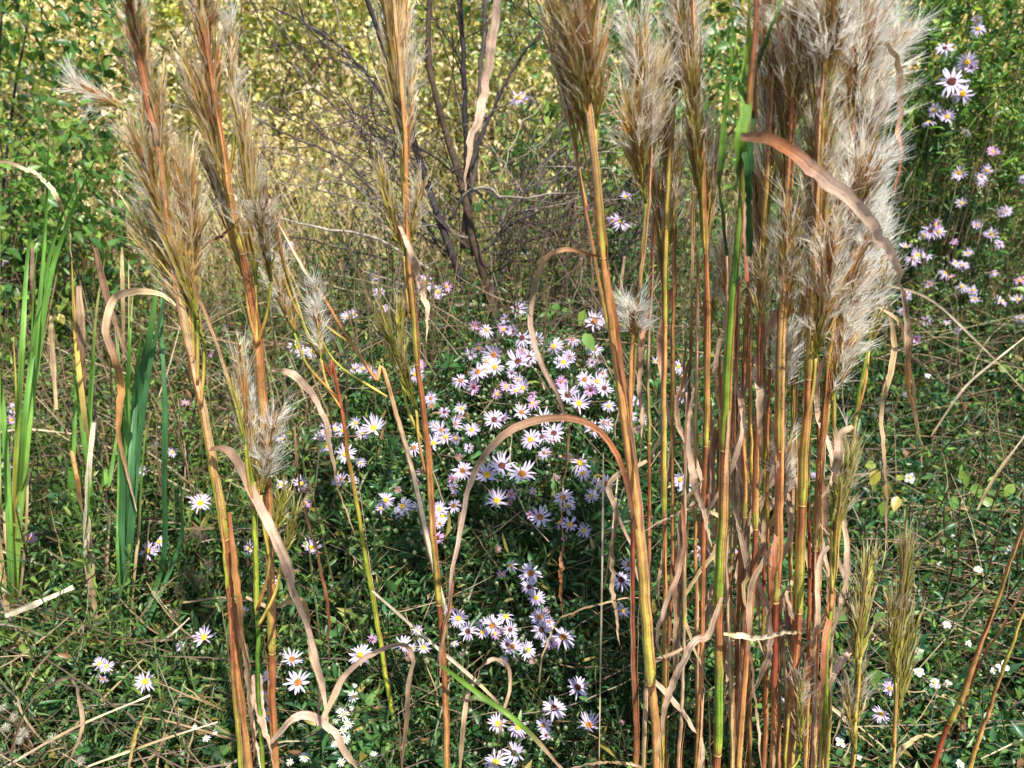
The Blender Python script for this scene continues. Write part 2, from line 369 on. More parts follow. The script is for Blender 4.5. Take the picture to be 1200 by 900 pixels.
# flower meshes
PETC = dict(w=[(.63, .53, .71), (.70, .62, .77)], l=[(.58, .46, .69), (.67, .57, .76)], p=[(.58, .31, .56), (.64, .40, .62)], s=[(.30, .20, .17), (.46, .33, .36)])
DISC = dict(y=((.62, .36, .03), (.70, .50, .06)), b=((.30, .12, .03), (.42, .20, .04)), d=((.10, .03, .025), (.17, .06, .03)))
def petals_mesh(kind, seed):
    """unit flower (diameter 1) facing +Z"""
    mb = MB(); n = int(rng.integers(17, 25)); m = 6
    lin, lout = np.array(PETC[kind][0]), np.array(PETC[kind][1])
    th = np.arange(n) * 2 * math.pi / n + rng.normal(0, .09, n)
    keep = rng.random(n) > rng.choice([.03, .08, .25]); th = th[keep]; n = len(th)
    ln = rng.uniform(.40, .53, n) * (1 if kind != 's' else .75); t = np.linspace(0, 1, m)
    droop = rng.normal(rng.choice([-.06, .02, .14]), .08, n); up = rng.uniform(.0, .10, n) + (rng.choice([0, 0, .12]) if kind != 's' else .35)
    rad = .07 + (ln[:, None] - .07) * t[None]
    sw = rng.normal(0, .10, n)[:, None] * t[None] ** 2
    x = rad * np.cos(th[:, None] + sw); y = rad * np.sin(th[:, None] + sw)
    z = up[:, None] * t[None] - droop[:, None] * t[None] ** 2 * 1.4 + rng.uniform(-.012, .012, (n, 1))
    w = np.array([.35, .75, .98, 1, .8, .22])[None] * rng.uniform(.062, .092, (n, 1))
    c = lin[None, None] * (1 - t)[None, :, None] + lout[None, None] * t[None, :, None]
    c = c * rng.uniform(.92, 1.06, (n, 1, 1))
    nn = np.repeat(np.array([[0, 0, 1.0]]), n, 0) + rng.normal(0, .22, (n, 3))
    ribbons(mb, np.stack([x, y, z], -1), w, c, nn, fold=.28)
    # green involucre cup under the rays
    r = np.array([.03, .09, .12, .10]); zz = np.array([-.20, -.15, -.07, -.005]); s = 10
    tt = np.linspace(0, 2 * math.pi, s, endpoint=False)
    V = np.stack([r[:, None] * np.cos(tt), r[:, None] * np.sin(tt), zz[:, None] + 0 * tt], -1)
    i = np.arange(3)[:, None] * s; k = np.arange(s)[None]; k2 = (k + 1) % s
    mb.add(V, [np.stack([i + k, i + k2, i + s + k2, i + s + k], -1).reshape(-1, 4)], (.09, .16, .05))
    return mb
def disc_mesh(kind):
    mb = MB(); s = 14; ang = np.linspace(0, 2 * math.pi, s, endpoint=False)
    r = np.array([.125, .135, .115, .075, .03]); z = np.array([-.005, .03, .06, .075, .07])
    a, b = np.array(DISC[kind][0]), np.array(DISC[kind][1])
    jit = 1 + .08 * rng.normal(size=(5, s))
    V = np.stack([r[:, None] * np.cos(ang) * jit, r[:, None] * np.sin(ang) * jit, z[:, None] + .012 * rng.normal(size=(5, s))], -1)
    i = np.arange(4)[:, None] * s; k = np.arange(s)[None]; k2 = (k + 1) % s
    C = (b[None, None] * np.linspace(1, 0, 5)[:, None, None] + a[None, None] * np.linspace(0, 1, 5)[:, None, None]) * rng.uniform(.7, 1.25, (5, s, 1))
    mb.add(V, [np.stack([i + k, i + k2, i + s + k2, i + s + k], -1).reshape(-1, 4), (4 * s + np.arange(s))[None]], C.reshape(-1, 3))
    # tiny florets
    n = 34; ph = np.arange(n) * 2.39996; rr = .115 * np.sqrt((np.arange(n) + .5) / n)
    pts = np.stack([rr * np.cos(ph), rr * np.sin(ph), .085 - rr * .35], -1)
    d = np.stack([rr * np.cos(ph) * 4, rr * np.sin(ph) * 4, np.ones(n)], -1)
    leaves(mb, pts, d, rdir(n), .05, .03, b[None] * rng.uniform(.8, 1.5, (n, 1)), curl=0, fold=.3)
    return mb
PET_LIB = {k: [petals_mesh(k, i) for i in range(14)] for k in 'wlps'}
DISC_LIB = {k: [disc_mesh(k) for _ in range(3)] for k in 'ybd'}
PET_ME, DISC_ME = {}, {}

def bud_mesh():
    mb = MB(); z = np.linspace(-1, 1, 7); c = np.array([[.08, .15, .05]] * 4 + [[.16, .23, .09]] * 2 + [[.40, .36, .30]]) * rng.uniform(.8, 1.2)
    tube(mb, np.stack([z * 0, z * 0, z * 1.25], -1), np.sqrt(np.maximum(1 - z ** 2, .04)), c, 8); return mb
BUD_LIB = [bud_mesh() for _ in range(3)]; BUD_ME = {}
def basis(n, spin):
    n = nrm(n); a = nrm(np.cross(n, np.array([.13, .3, .9])));  b = np.cross(n, a)
    c, s = math.cos(spin), math.sin(spin)
    return a * c + b * s, b * c - a * s, n
from mathutils import Matrix
def place_unit(o, pos, n, scale, spin, parent):
    x, y, z = basis(n, spin)
    o.matrix_world = Matrix([[x[0] * scale, y[0] * scale, z[0] * scale, pos[0]], [x[1] * scale, y[1] * scale, z[1] * scale, pos[1]],
                             [x[2] * scale, y[2] * scale, z[2] * scale, pos[2]], [0, 0, 0, 1]])

def unit_obj(lib, cache, key, mt, name):
    if key not in cache:
        o = lib.build(name, mt); cache[key] = o.data; return o
    o = bpy.data.objects.new(name, cache[key]); COL.objects.link(o); return o

_r = np.random.default_rng(77)
for f in list(FLOWERS):
    if 395 < f[0] < 720 and 380 < f[1] < 780 and _r.random() < .8:
        a_ = _r.uniform(0, 6.28); q_ = _r.uniform(11, 24)
        FLOWERS.append((f[0] + q_ * math.cos(a_), f[1] + q_ * math.sin(a_), _r.uniform(12, 19), 'wlwlp'[_r.integers(0, 5)], 'ybyd'[_r.integers(0, 4)]))
for f in list(FLOWERS):
    if f[0] < 830 and f[1] > 380 and _r.random() < .14:
        FLOWERS.append((f[0] + _r.normal(0, 22), f[1] + _r.normal(8, 16), _r.uniform(11, 16), 's', 'bd'[_r.integers(0, 2)]))
for _ in range(16):
    FLOWERS.append((_r.uniform(1055, 1200), _r.uniform(190, 420), _r.uniform(10, 15), 'llwp'[_r.integers(0, 4)], 'yybd'[_r.integers(0, 4)]))
fl_px = np.array([f[0] for f in FLOWERS]); fl_py = np.array([f[1] for f in FLOWERS])
fl_plant, _ = plant_of(fl_px, fl_py)

def flower(px, py, dpx, pk, dk, parent, stem_mb, base, Yd=None):
    Y = float(D(px, py)) if Yd is None else Yd
    Y -= .02
    p = P(px, py, Y); toc = nrm(CAMP - p)
    n = nrm(toc * .85 + np.array([0, 0, .5]) + rng.normal(0, (.16 if dpx > 26 else .28) if dpx > 19 else .5, 3))
    sc = dpx * mpp(Y) * 1.07
    i = int(rng.integers(0, 14)); j = int(rng.integers(0, 3))
    o = unit_obj(PET_LIB[pk][i], PET_ME, (pk, i), M_PETAL, 'flower_head')
    o.parent = parent; o.matrix_parent_inverse = Matrix.Identity(4)
    x, y, z = basis(n, rng.uniform(0, 6.28)); q = p - base
    o.matrix_basis = Matrix([[x[0] * sc, y[0] * sc, z[0] * sc, q[0]], [x[1] * sc, y[1] * sc, z[1] * sc, q[1]], [x[2] * sc, y[2] * sc, z[2] * sc, q[2]], [0, 0, 0, 1]])
    if dpx >= 11:
        d = unit_obj(DISC_LIB[dk][j], DISC_ME, (dk, j), M_DISC, 'disc'); d.parent = o
    # stalk of the flower, curving back into the plant
    b0 = p - n * sc * .18
    L = rng.uniform(.10, .18)
    b1 = b0 - n * L * .3 + np.array([rng.normal(0, .01), .01, -L * .3])
    b2 = b0 + np.array([rng.normal(0, .03), .07, -L])
    b3 = base * .55 + b2 * .45 + np.array([0, .03, -.03])
    c = spline([b0, b1, b2, b3, base + np.array([0, 0, -.008])], 14)
    tube(stem_mb, c, np.linspace(.0009, .0022, 14), np.array([.07, .09, .03]) * rng.uniform(.6, 1.3), 5)
    return p, c

# leaf shoots in the aster zones: sampled over the bank, given to the nearest plant
def in_aster(px, py):
    c = (px > 395) & (px < 800) & (py > 375 + np.abs(px - 610) * .12) & (py < 1000)
    l = (px <= 395) & (py > 560) & (py < 1000)
    r = (px > 1045) & (py < 380)
    return c | l | r
NS = 4700
spx = rng.uniform(-260, 1460, NS * 2); spy = rng.uniform(-90, 1010, NS * 2)
ok = in_aster(spx, spy); spx, spy = spx[ok], spy[ok]
sp_plant, sp_d = plant_of(spx, spy)
far = (sp_d > 150)

cover = MB(); cover_stem = MB()     # leafy ground cover between the plants (uncountable)
def relief(px, py):
    n = np.sin(px / 31 + 2 * np.sin(py / 47)) * np.cos(py / 27 + 1.3 * np.sin(px / 53)) + .6 * np.sin(px / 13 + py / 17) * np.cos(py / 11 - px / 19)
    return np.clip(n + .1, 0, 1.4)
def surf(px, py, push):
    Y = D(px, py); push = push + relief(px, py) * .15; p = P(px, py, Y)
    p = p + np.stack([rng.normal(0, .01, len(px)), push * .85, -push * .55], -1)
    p[:, 2] = np.maximum(p[:, 2], ground_z(p[:, 0], p[:, 1]) + .02)
    return p
def updirs(n, tilt=.45):
    return nrm(np.array([0, -.28, 1.0])[None] + rng.normal(0, tilt, (n, 3)))

for i, (cx, cy, label) in enumerate(PLANTS):
    Yb = float(D(cx, cy)) + .12
    bx = P(cx, cy, Yb); base = np.array([bx[0], Yb, float(ground_z(bx[0], Yb))])
    t = thing('aster_plant', label, 'aster', base, 'wild asters in flower')
    lm, sm = MB(), MB()
    for k in np.where(fl_plant == i)[0]:
        f = FLOWERS[k]
        Yd = None
        if f[1] < 130 and f[0] < 700: Yd = 2.25
        elif 700 < f[0] < 745 and f[1] < 300: Yd = 2.0
        pp, fc = flower(*f, t, sm, base, Yd)
        n = 7
        if f[1] < 360 and f[0] < 760: n = 14
        q = pp + np.stack([rng.normal(0, .035, n), rng.uniform(.0, .10, n), rng.uniform(-.16, -.02, n)], -1)
        sprigs(lm, lm, q, updirs(n, .5), 6, rng.uniform(.022, .044, n), .26, .055, GREEN_A)
        # closed buds near the flower
        nb = int(rng.integers(2, 5))
        bq = pp + np.stack([rng.normal(0, .03, nb), rng.normal(.02, .02, nb), rng.uniform(-.06, .0, nb)], -1)
        for b in bq:
            rr = rng.uniform(.0026, .0044); ax = nrm(np.array([rng.normal(0, .3), -.3, 1.0]))
            o = unit_obj(BUD_LIB[int(rng.integers(0, 3))], BUD_ME, (len(BUD_ME) if len(BUD_ME) < 3 else int(rng.integers(0, 3))), M_LEAF, 'flower_bud')
            o.parent = t; o.matrix_parent_inverse = Matrix.Identity(4)
            x_, y_, z_ = basis(ax, rng.uniform(0, 6.28)); q_ = b - base
            o.matrix_basis = Matrix([[x_[0] * rr, y_[0] * rr, z_[0] * rr, q_[0]], [x_[1] * rr, y_[1] * rr, z_[1] * rr, q_[1]], [x_[2] * rr, y_[2] * rr, z_[2] * rr, q_[2]], [0, 0, 0, 1]])
            j_ = int(rng.integers(4, 7))
            tube(sm, spline([b - ax * rr, (b + fc[j_]) / 2 + np.array([0, .004, -.004]), fc[j_]], 5), .0006, np.array([.06, .09, .03]), 4)
    mine = np.where((sp_plant == i) & ~far)[0]; big = 1.35 if cx > 1050 else 1.0
    if len(mine):
        px, py = spx[mine], spy[mine]; n = len(mine)
        p = surf(px, py, rng.uniform(0, .16, n) + .012)
        big = 1.35 if cx > 1050 else 1.0
        gs = GREEN_S0 if cx > 1050 else GREEN_A; ty = rng.random(n)
        for lo, hi, nl, asp, ov, lb in [(0, .55, 8, .25, False, 1.0), (.55, .8, 9, .13, False, 1.05), (.8, 1.01, 6, .42, True, .75)]:
            q = (ty >= lo) & (ty < hi); k = int(q.sum())
            if k: sprigs(lm, lm, p[q], updirs(k, .5), nl, rng.uniform(.026, .060, k) * big * lb, asp, rng.uniform(.05, .10, k), gs, ovate=ov)
    if len(mine) > 8:
        w_ = mine[::5]; n = len(w_); p = P(spx[w_], spy[w_], D(spx[w_], spy[w_])) + np.array([0, .01, .0])
        p[:, 2] += rng.uniform(-.01, .07, n); p[:, 1] += .05
        hl_ = rng.uniform(.11, .22, n)
        sprigs(lm, lm, p, nrm(np.array([0, -.2, 1.0])[None] + rng.normal(0, .3, (n, 3))), 17, rng.uniform(.018, .034, n) * big, .22, hl_, GREEN_A, rise=.5)
    # main stems from the root
    for k in range(5):
        tip = np.array([base[0] + rng.normal(0, .06), base[1] + rng.normal(0, .05), bx[2] - rng.uniform(.02, .1)])
        b = base + np.array([0, 0, -.008])
        tube(sm, spline([b, (b + tip) / 2 + rng.normal(0, .02, 3), tip], 8), np.linspace(.003, .0015, 8), np.array([.10, .06, .035]), 6)
    lm.build('foliage', M_LEAF, t); sm.build('stem', M_TWIG, t)

# ------------------------------------------------------------------ uncounted ground cover and grass
q = np.where(far)[0]
p = surf(spx[q], spy[q], rng.uniform(0, .16, len(q)) + .012)
sprigs(cover, cover_stem, p, updirs(len(q)), 7, rng.uniform(.02, .04, len(q)), .3, .07, GREEN_A)
def zone(n, x0, x1, y0, y1):
    px = rng.uniform(x0, x1, n); py = rng.uniform(y0, y1, n); return px, py
# right bank: broader leaves, patchy; left bank: small leaves
def patch(px, py, s, thr):
    return (np.sin(px / s + 1.7) * np.cos(py / s * 1.3 + .4) + .6 * np.sin(px / s * 2.3 - py / s * 1.9) + .5 * np.sin(py / s * 3.1 + px / s * .6)) > thr
px, py = zone(3400, 800, 1460, 380, 1010); ok = patch(px, py, 42, -.7) & ~((px > 1040) & (py > 430) & (py < 620) & (rng.random(len(px)) < .35)); px, py = px[ok], py[ok]
p = surf(px, py, rng.uniform(0, .12, len(px)))
sprigs(cover, cover_stem, p, updirs(len(px), .35), 6, np.interp(py, [400, 650, 1000], [.028, .036, .034]) * rng.uniform(.7, 1.2, len(px)), .48, .06, GREEN_R, ovate=True, curl=.2)
px, py = zone(1500, 1000, 1460, 370, 660)
p = surf(px, py, rng.uniform(0, .14, len(px)))
sprigs(cover, cover_stem, p, updirs(len(px), .45), 6, rng.uniform(.028, .05, len(px)), .42, .08, GREEN_R * .85, ovate=True, curl=.2)
n_ = 420; px, py = zone(n_, 800, 1460, 400, 1000); p = P(px, py, D(px, py)); p[:, 2] += rng.uniform(-.02, .10, n_); p[:, 1] += .05
sprigs(cover, cover_stem, p, nrm(np.array([0, -.2, 1.0])[None] + rng.normal(0, .35, (n_, 3))), 12, rng.uniform(.02, .036, n_), .35, rng.uniform(.1, .2, n_), GREEN_R, rise=.5)
n_ = 560; px, py = zone(n_, -260, 420, 320, 860); p = P(px, py, D(px, py)); p[:, 2] += rng.uniform(-.02, .14, n_); p[:, 1] += .06
sprigs(cover, cover_stem, p, nrm(np.array([0, -.2, 1.0])[None] + rng.normal(0, .35, (n_, 3))), 13, rng.uniform(.02, .036, n_), .28, rng.uniform(.12, .28, n_), GREEN_L, rise=.5)
n_ = 260; px, py = zone(n_, 360, 1000, 250, 400); p = P(px, py, D(px, py) + .25); p[:, 2] += rng.uniform(-.02, .16, n_)
sprigs(cover, cover_stem, p, nrm(np.array([0, -.2, 1.0])[None] + rng.normal(0, .3, (n_, 3))), 14, rng.uniform(.024, .045, n_), .28, rng.uniform(.15, .3, n_), GREEN_L, rise=.5)
for n_, x0_, x1_, y0_, y1_, gs_ in [(190, -240, 400, 215, 600, GREEN_L), (150, 1000, 1450, 260, 680, GREEN_R), (110, 380, 1000, 225, 360, GREEN_L)]:
    px, py = zone(n_, x0_, x1_, y0_, y1_); p = P(px, py, D(px, np.minimum(py + 75, 900)) * rng.uniform(.94, 1.12, n_))
    hl_ = np.clip((p[:, 2] - ground_z(p[:, 0], p[:, 1])) * .8, .12, .45)
    sprigs(cover, cover_stem, p, nrm(np.array([0, -.1, 1.0])[None] + rng.normal(0, .2, (n_, 3))), 22, rng.uniform(.024, .044, n_), .27, hl_, gs_, rise=.45, stemc=(.12, .08, .04), stemr=.0014)
px, py = zone(3200, -260, 420, 300, 620); ok = patch(px, py, 38, -.35); px, py = px[ok], py[ok]
p = surf(px, py, rng.uniform(0, .2, len(px)))
sprigs(cover, cover_stem, p, updirs(len(px), .5), 7, rng.uniform(.022, .045, len(px)), .3, .08, GREEN_L)
px, py = zone(1500, 380, 900, 270, 440)
p = surf(px, py, rng.uniform(.05, .5, len(px)))
sprigs(cover, cover_stem, p, updirs(len(px), .5), 7, rng.uniform(.025, .05, len(px)), .32, .09, GREEN_A)
px, py = zone(700, 740, 1000, 280, 560)
p = surf(px, py, rng.uniform(.0, .3, len(px)))
sprigs(cover, cover_stem, p, updirs(len(px), .5), 7, rng.uniform(.025, .05, len(px)), .35, .09, GREEN_R)
o = cover.build('ground_cover', M_LEAF); tag(o, 'low green leafy weeds covering the bank between the asters', 'ground cover', kind='stuff')
o = cover_stem.build('ground_cover_stems', M_TWIG); tag(o, 'thin stems of the low leafy weeds on the bank', 'ground cover', kind='stuff')

def grass(mb, px, py, n_up, Lr, wr, cols, lean=.35, push=.15):
    n = len(px); p = surf(px, py, rng.uniform(0, push, n)); L = rng.uniform(*Lr, n); m = 6
    tip = p.copy(); root = p + np.stack([rng.normal(0, .02, n), rng.uniform(.0, .05, n), -L], -1)
    root[:, 2] = np.maximum(root[:, 2], ground_z(root[:, 0], root[:, 1]) - .01)
    bend = np.stack([rng.normal(0, lean, n), rng.normal(0, lean * .6, n), rng.uniform(-.12, .05, n)], -1) * L[:, None]
    t = np.linspace(0, 1, m)[None, :, None]
    pts = root[:, None] * (1 - t) + (tip + bend * .4)[:, None] * t + bend[:, None] * (t ** 2 - t) * .9
    w = np.array([.7, 1, 1, .85, .55, .1])[None] * rng.uniform(*wr, (n, 1))
    c = cols[rng.integers(0, len(cols), n)] * rng.uniform(.7, 1.3, (n, 1)); c = np.repeat(c[:, None], m, 1)
    ribbons(mb, pts, w, c, nrm(nrm(CAMP - p) + rng.normal(0, .5, (n, 3))), fold=.2)
g = MB()
GR = np.array([(.10, .17, .03), (.16, .22, .04), (.06, .12, .03), (.22, .25, .05)])
px, py = zone(1500, -260, 430, 290, 900); grass(g, px, py, .3, (.12, .35), (.002, .0045), GR)
px, py = zone(500, 380, 800, 300, 1000); grass(g, px, py, .3, (.12, .3), (.0015, .0035), GR)
px, py = zone(900, 800, 1460, 60, 1000); grass(g, px, py, .3, (.12, .3), (.0015, .0035), GR, lean=.6)
px, py = zone(700, -260, 420, 200, 560); grass(g, px, py, .3, (.25, .6), (.002, .0042), GR, lean=.25, push=.25)
o = g.build('grass', M_BLADE); tag(o, 'thin green grass blades growing through the weeds', 'grass', kind='stuff')
g = MB()
DRYC = np.array([(.42, .30, .16), (.30, .20, .11), (.18, .12, .08), (.55, .43, .27), (.22, .17, .13)])
px, py = zone(1300, -260, 430, 300, 920); grass(g, px, py, .3, (.10, .35), (.0012, .004), DRYC, lean=1.0, push=.12)
px, py = zone(900, 380, 830, 320, 1000); grass(g, px, py, .3, (.12, .32), (.001, .0024), DRYC, lean=1.0, push=.09)
px, py = zone(1500, 800, 1460, 300, 1000); grass(g, px, py, .3, (.12, .4), (.001, .0024), DRYC, lean=1.5, push=.1)
px, py = zone(900, 1000, 1460, 380, 680); grass(g, px, py, .3, (.12, .45), (.001, .0026), DRYC * .8, lean=2.2, push=.06)
px, py = zone(500, 640, 980, 200, 520); grass(g, px, py, .3, (.15, .4), (.001, .003), DRYC, lean=.6, push=.3)
px, py = zone(700, -260, 420, 200, 640); grass(g, px, py, .3, (.25, .55), (.0015, .0045), DRYC, lean=.3, push=.2)
px, py = zone(500, 1030, 1460, 40, 400); grass(g, px, py, .3, (.15, .4), (.001, .0022), DRYC, lean=1.0, push=.12)
def tangle(mb, px, py, Lr, wr, cols, flat=.6):
    n = len(px); p = P(px, py, D(px, py)) + np.stack([rng.normal(0, .02, n), rng.uniform(-.03, .06, n), rng.uniform(-.03, .02, n)], -1)
    L = rng.uniform(*Lr, n); th = rng.uniform(0, 6.28, n); d = np.stack([np.cos(th), rng.normal(0, .35, n), np.abs(np.sin(th)) * flat], -1); d = nrm(d)
    m = 8; t = np.linspace(-.5, .5, m); sag = rdir(n) * L[:, None] * rng.uniform(.03, .16, (n, 1))
    pts = p[:, None] + d[:, None] * (L[:, None] * t[None])[..., None] - sag[:, None] * (t[None, :, None] ** 2 * 4) + np.cumsum(rng.normal(0, .0015, (n, m, 3)), 1)
    w = np.array([.8, 1, 1, 1, .9, .8, .6, .35])[None] * rng.uniform(*wr, (n, 1))
    c = cols[rng.integers(0, len(cols), n)] * rng.uniform(.4, 1.15, (n, 1)); c = np.repeat(c[:, None], m, 1)
    ribbons(mb, pts, w, c, nrm(nrm(CAMP - p) + rng.normal(0, .4, (n, 3))), fold=.25)
px, py = zone(340, -260, 330, 430, 920); tangle(g, px, py, (.08, .30), (.0012, .0038), DRYC)
px, py = zone(300, -260, 430, 280, 480); tangle(g, px, py, (.15, .5), (.0015, .004), DRYC, 1.4)
px, py = zone(150, 380, 830, 420, 960); tangle(g, px, py, (.06, .24), (.0009, .002), DRYC)
px, py = zone(330, 980, 1460, 340, 760); tangle(g, px, py, (.12, .5), (.001, .0024), DRYC)
px, py = zone(220, 820, 1460, 700, 960); tangle(g, px, py, (.06, .25), (.001, .0024), DRYC)
px, py = zone(260, 420, 840, 230, 420); tangle(g, px, py, (.15, .5), (.001, .003), DRYC * .7, 1.6)
px, py = zone(260, -260, 400, 260, 600); tangle(g, px, py, (.2, .55), (.0014, .004), DRYC * .75, 4)
px, py = zone(200, 1000, 1460, 260, 620); tangle(g, px, py, (.15, .5), (.001, .0022), DRYC * .7, 3)
px, py = zone(180, 400, 1000, 220, 400); tangle(g, px, py, (.2, .5), (.001, .0028), DRYC * .6, 3)
o = g.build('dead_grass', M_DRY); tag(o, 'tangle of dead straw and thin dry stems lying through the weeds', 'dead grass', kind='stuff')

# ------------------------------------------------------------------ bushy bluestem
SP_BASE = np.array([(.27, .29, .04), (.38, .36, .06), (.20, .17, .04), (.42, .28, .07)])
SP_MID = np.array([(.42, .18, .06), (.32, .11, .045), (.48, .28, .11), (.28, .21, .05), (.56, .40, .19)])
SP_TIP = np.array([(.66, .50, .30), (.50, .30, .15), (.74, .62, .42)])
def plume(base, tip, w, hair, white, olive, parent):
    axis = tip - base; L = np.linalg.norm(axis); a = axis / L
    u = nrm(np.cross(a, np.array([.2, 1, .1]))); v = np.cross(a, u)
    n = int(np.clip(34 + 9000 * w * L, 46, 190)); m = 7; w = w * 1.08
    t0 = rng.uniform(0, .68, n) ** .9; le = np.minimum(t0 + rng.uniform(.24, .46, n), 1.06)
    ph = rng.uniform(0, 6.28, n); r = w * .5 * np.sqrt(rng.uniform(.02, 1, n)) * (1.1 - .35 * le)
    rad = u[None] * np.cos(ph)[:, None] + v[None] * np.sin(ph)[:, None]
    s = np.linspace(0, 1, m)
    tt = t0[:, None] + (le - t0)[:, None] * s[None]
    rr = r[:, None] * (.10 + .25 * t0[:, None]) + r[:, None] * (s[None] ** 1.25) * .8
    pts = base + a * (tt * L)[..., None] + rad[:, None] * rr[..., None] + rng.normal(0, .0007, (n, m, 3))
    wid = np.array([.55, 1, 1, .9, .7, .45, .12])[None] * rng.uniform(.0013, .0031, (n, 1))
    cb = SP_BASE[rng.integers(0, 4, n)]; cm = SP_MID[rng.integers(0, 5, n)]; ct = SP_TIP[rng.integers(0, 3, n)]
    if olive: cm = cm * (1 - olive) + SP_BASE[rng.integers(0, 3, n)] * olive * .95; ct = ct * (1 - olive * .5) + np.array([.36, .30, .10]) * olive * .5
    bias = np.clip(1.4 - 2.6 * t0, .0, 1)[:, None]
    cb = cb * bias + cm * (1 - bias)
    c = np.where((s < .5)[None, :, None], cb[:, None] * (1 - s * 2)[None, :, None] + cm[:, None] * (s * 2)[None, :, None],
                 cm[:, None] * (2 - 2 * s)[None, :, None] + ct[:, None] * (2 * s - 1)[None, :, None])
    c = c * rng.uniform(.6, 1.4, (n, 1, 1))
    mb = MB(); ribbons(mb, pts, wid, c, nrm(rng.normal(0, .6, (n, 3)) + nrm(CAMP - base)[None]), fold=.25)
    # thin branch rachis running up the middle
    tube(mb, base + a * (np.linspace(-.02, .75, 8) * L)[:, None] + rng.normal(0, .0006, (8, 3)), np.linspace(.0017, .0006, 8), gradc(['lime', 'rust', 'rust'], 8), 6)
    o = mb.build('plume', M_SPIKE, parent)
    # silky hairs on the upper part of each raceme
    nh = int(n * 6.5 * hair * (.55 + .6 * white))
    if nh:
        ncl = max(8, n); ci = rng.integers(0, n, ncl); cs = rng.uniform(.25, 1.0, ncl) ** .7; q0 = rng.integers(0, ncl, nh)
        i = ci[q0]; sp = np.clip(cs[q0] + rng.normal(0, .05, nh), .15, 1.0)
        f = sp * (m - 1); k = np.clip(f.astype(int), 0, m - 2); q = (f - k)[:, None]
        p0 = pts[i, k] * (1 - q) + pts[i, k + 1] * q; tg = nrm(pts[i, k + 1] - pts[i, k])
        d = nrm(tg * 1.0 + rad[i] * .32 + rng.normal(0, .26, (nh, 3)))
        hl = rng.uniform(.006, .020, nh) * (1 + .5 * white)
        bend = rng.normal(0, .2, (nh, 3)) + np.array([0, 0, .05])
        hs = np.array([0, .4, .75, 1.0])
        hp = p0[:, None] + d[:, None] * (hl[:, None] * hs)[..., None] + bend[:, None] * (hl[:, None] * hs ** 2 * .5)[..., None]
        hw = np.array([1, .9, .7, .3])[None] * rng.uniform(.0003, .0005, (nh, 1)) * (1 + .3 * white)
        hc = (np.array([.78, .68, .50]) * (1 - white) + np.array([.94, .91, .83]) * white)[None] * rng.uniform(.8, 1.15, (nh, 1))
        hb = MB(); ribbons(hb, hp, hw, np.repeat(hc[:, None], 4, 1), rdir(nh))
        hb.build('silky_hair', M_HAIR, o)
    return o

def leaf_blade(parent, pts_px, Y, wpx, keys, name='leaf_blade', mt=None, dY=(), label=None, twist=.6, tipw=.08, basew=.55):
    """a long grass leaf through photo directions; dY gives each control point's own distance offset"""
    m_ = 46; k = len(pts_px); dy = np.zeros(k); dy[:len(dY)] = dY
    if len(dY) == 0: dy = np.concatenate([[0], rng.normal(0, .018, k - 1)]) 
    c3 = np.array([P(a[0], a[1], Y + dy[i]) for i, a in enumerate(pts_px)]); m = m_
    c = spline(c3, m); t = np.linspace(0, 1, m)
    if mt is None and tipw < .4: c = c + np.cumsum(rng.normal(0, .0008, (m, 3)), 0) * np.minimum(1, t * 4)[:, None]
    wpx = wpx * (.9 if mt is None else .85)
    prof = np.interp(t, [0, .12, .35, .65, .88, 1], [basew, .85, 1, .85, .45, tipw])
    prof = prof * (1 + (.12 if mt is None else .04) * np.sin(t * 17 + rng.uniform(0, 6)) * rng.uniform(.4, 1)) * (1 + (.05 if mt is None else .0) * rng.normal(size=m))
    w = prof * wpx * mpp(Y)
    tan = nrm(np.gradient(c, axis=0)); toc = nrm(CAMP - c)
    sd = nrm(np.cross(tan, toc)); ang = rng.normal(0, .25) + np.clip(np.cumsum(rng.normal(0, .10, m)), -.5, .5) * (twist > .3) + twist * np.sin(t * rng.uniform(3, 6.5) + rng.uniform(0, 6.28))
    nn = toc * np.cos(ang)[:, None] + sd * np.sin(ang)[:, None]
    col = gradc(keys, m) * rng.uniform(.9, 1.1)
    col = col * (1 + .16 * np.sin(t * 23 + rng.uniform(0, 6)) + (.08 if mt is None else .02) * rng.normal(size=m))[:, None]
    mb = MB(); ribbons(mb, c[None], w[None], col[None], nn[None], fold=rng.uniform(.2, .5))
    o = mb.build(name, mt or M_DRY, parent)
    if label: o['label'] = label
    return o

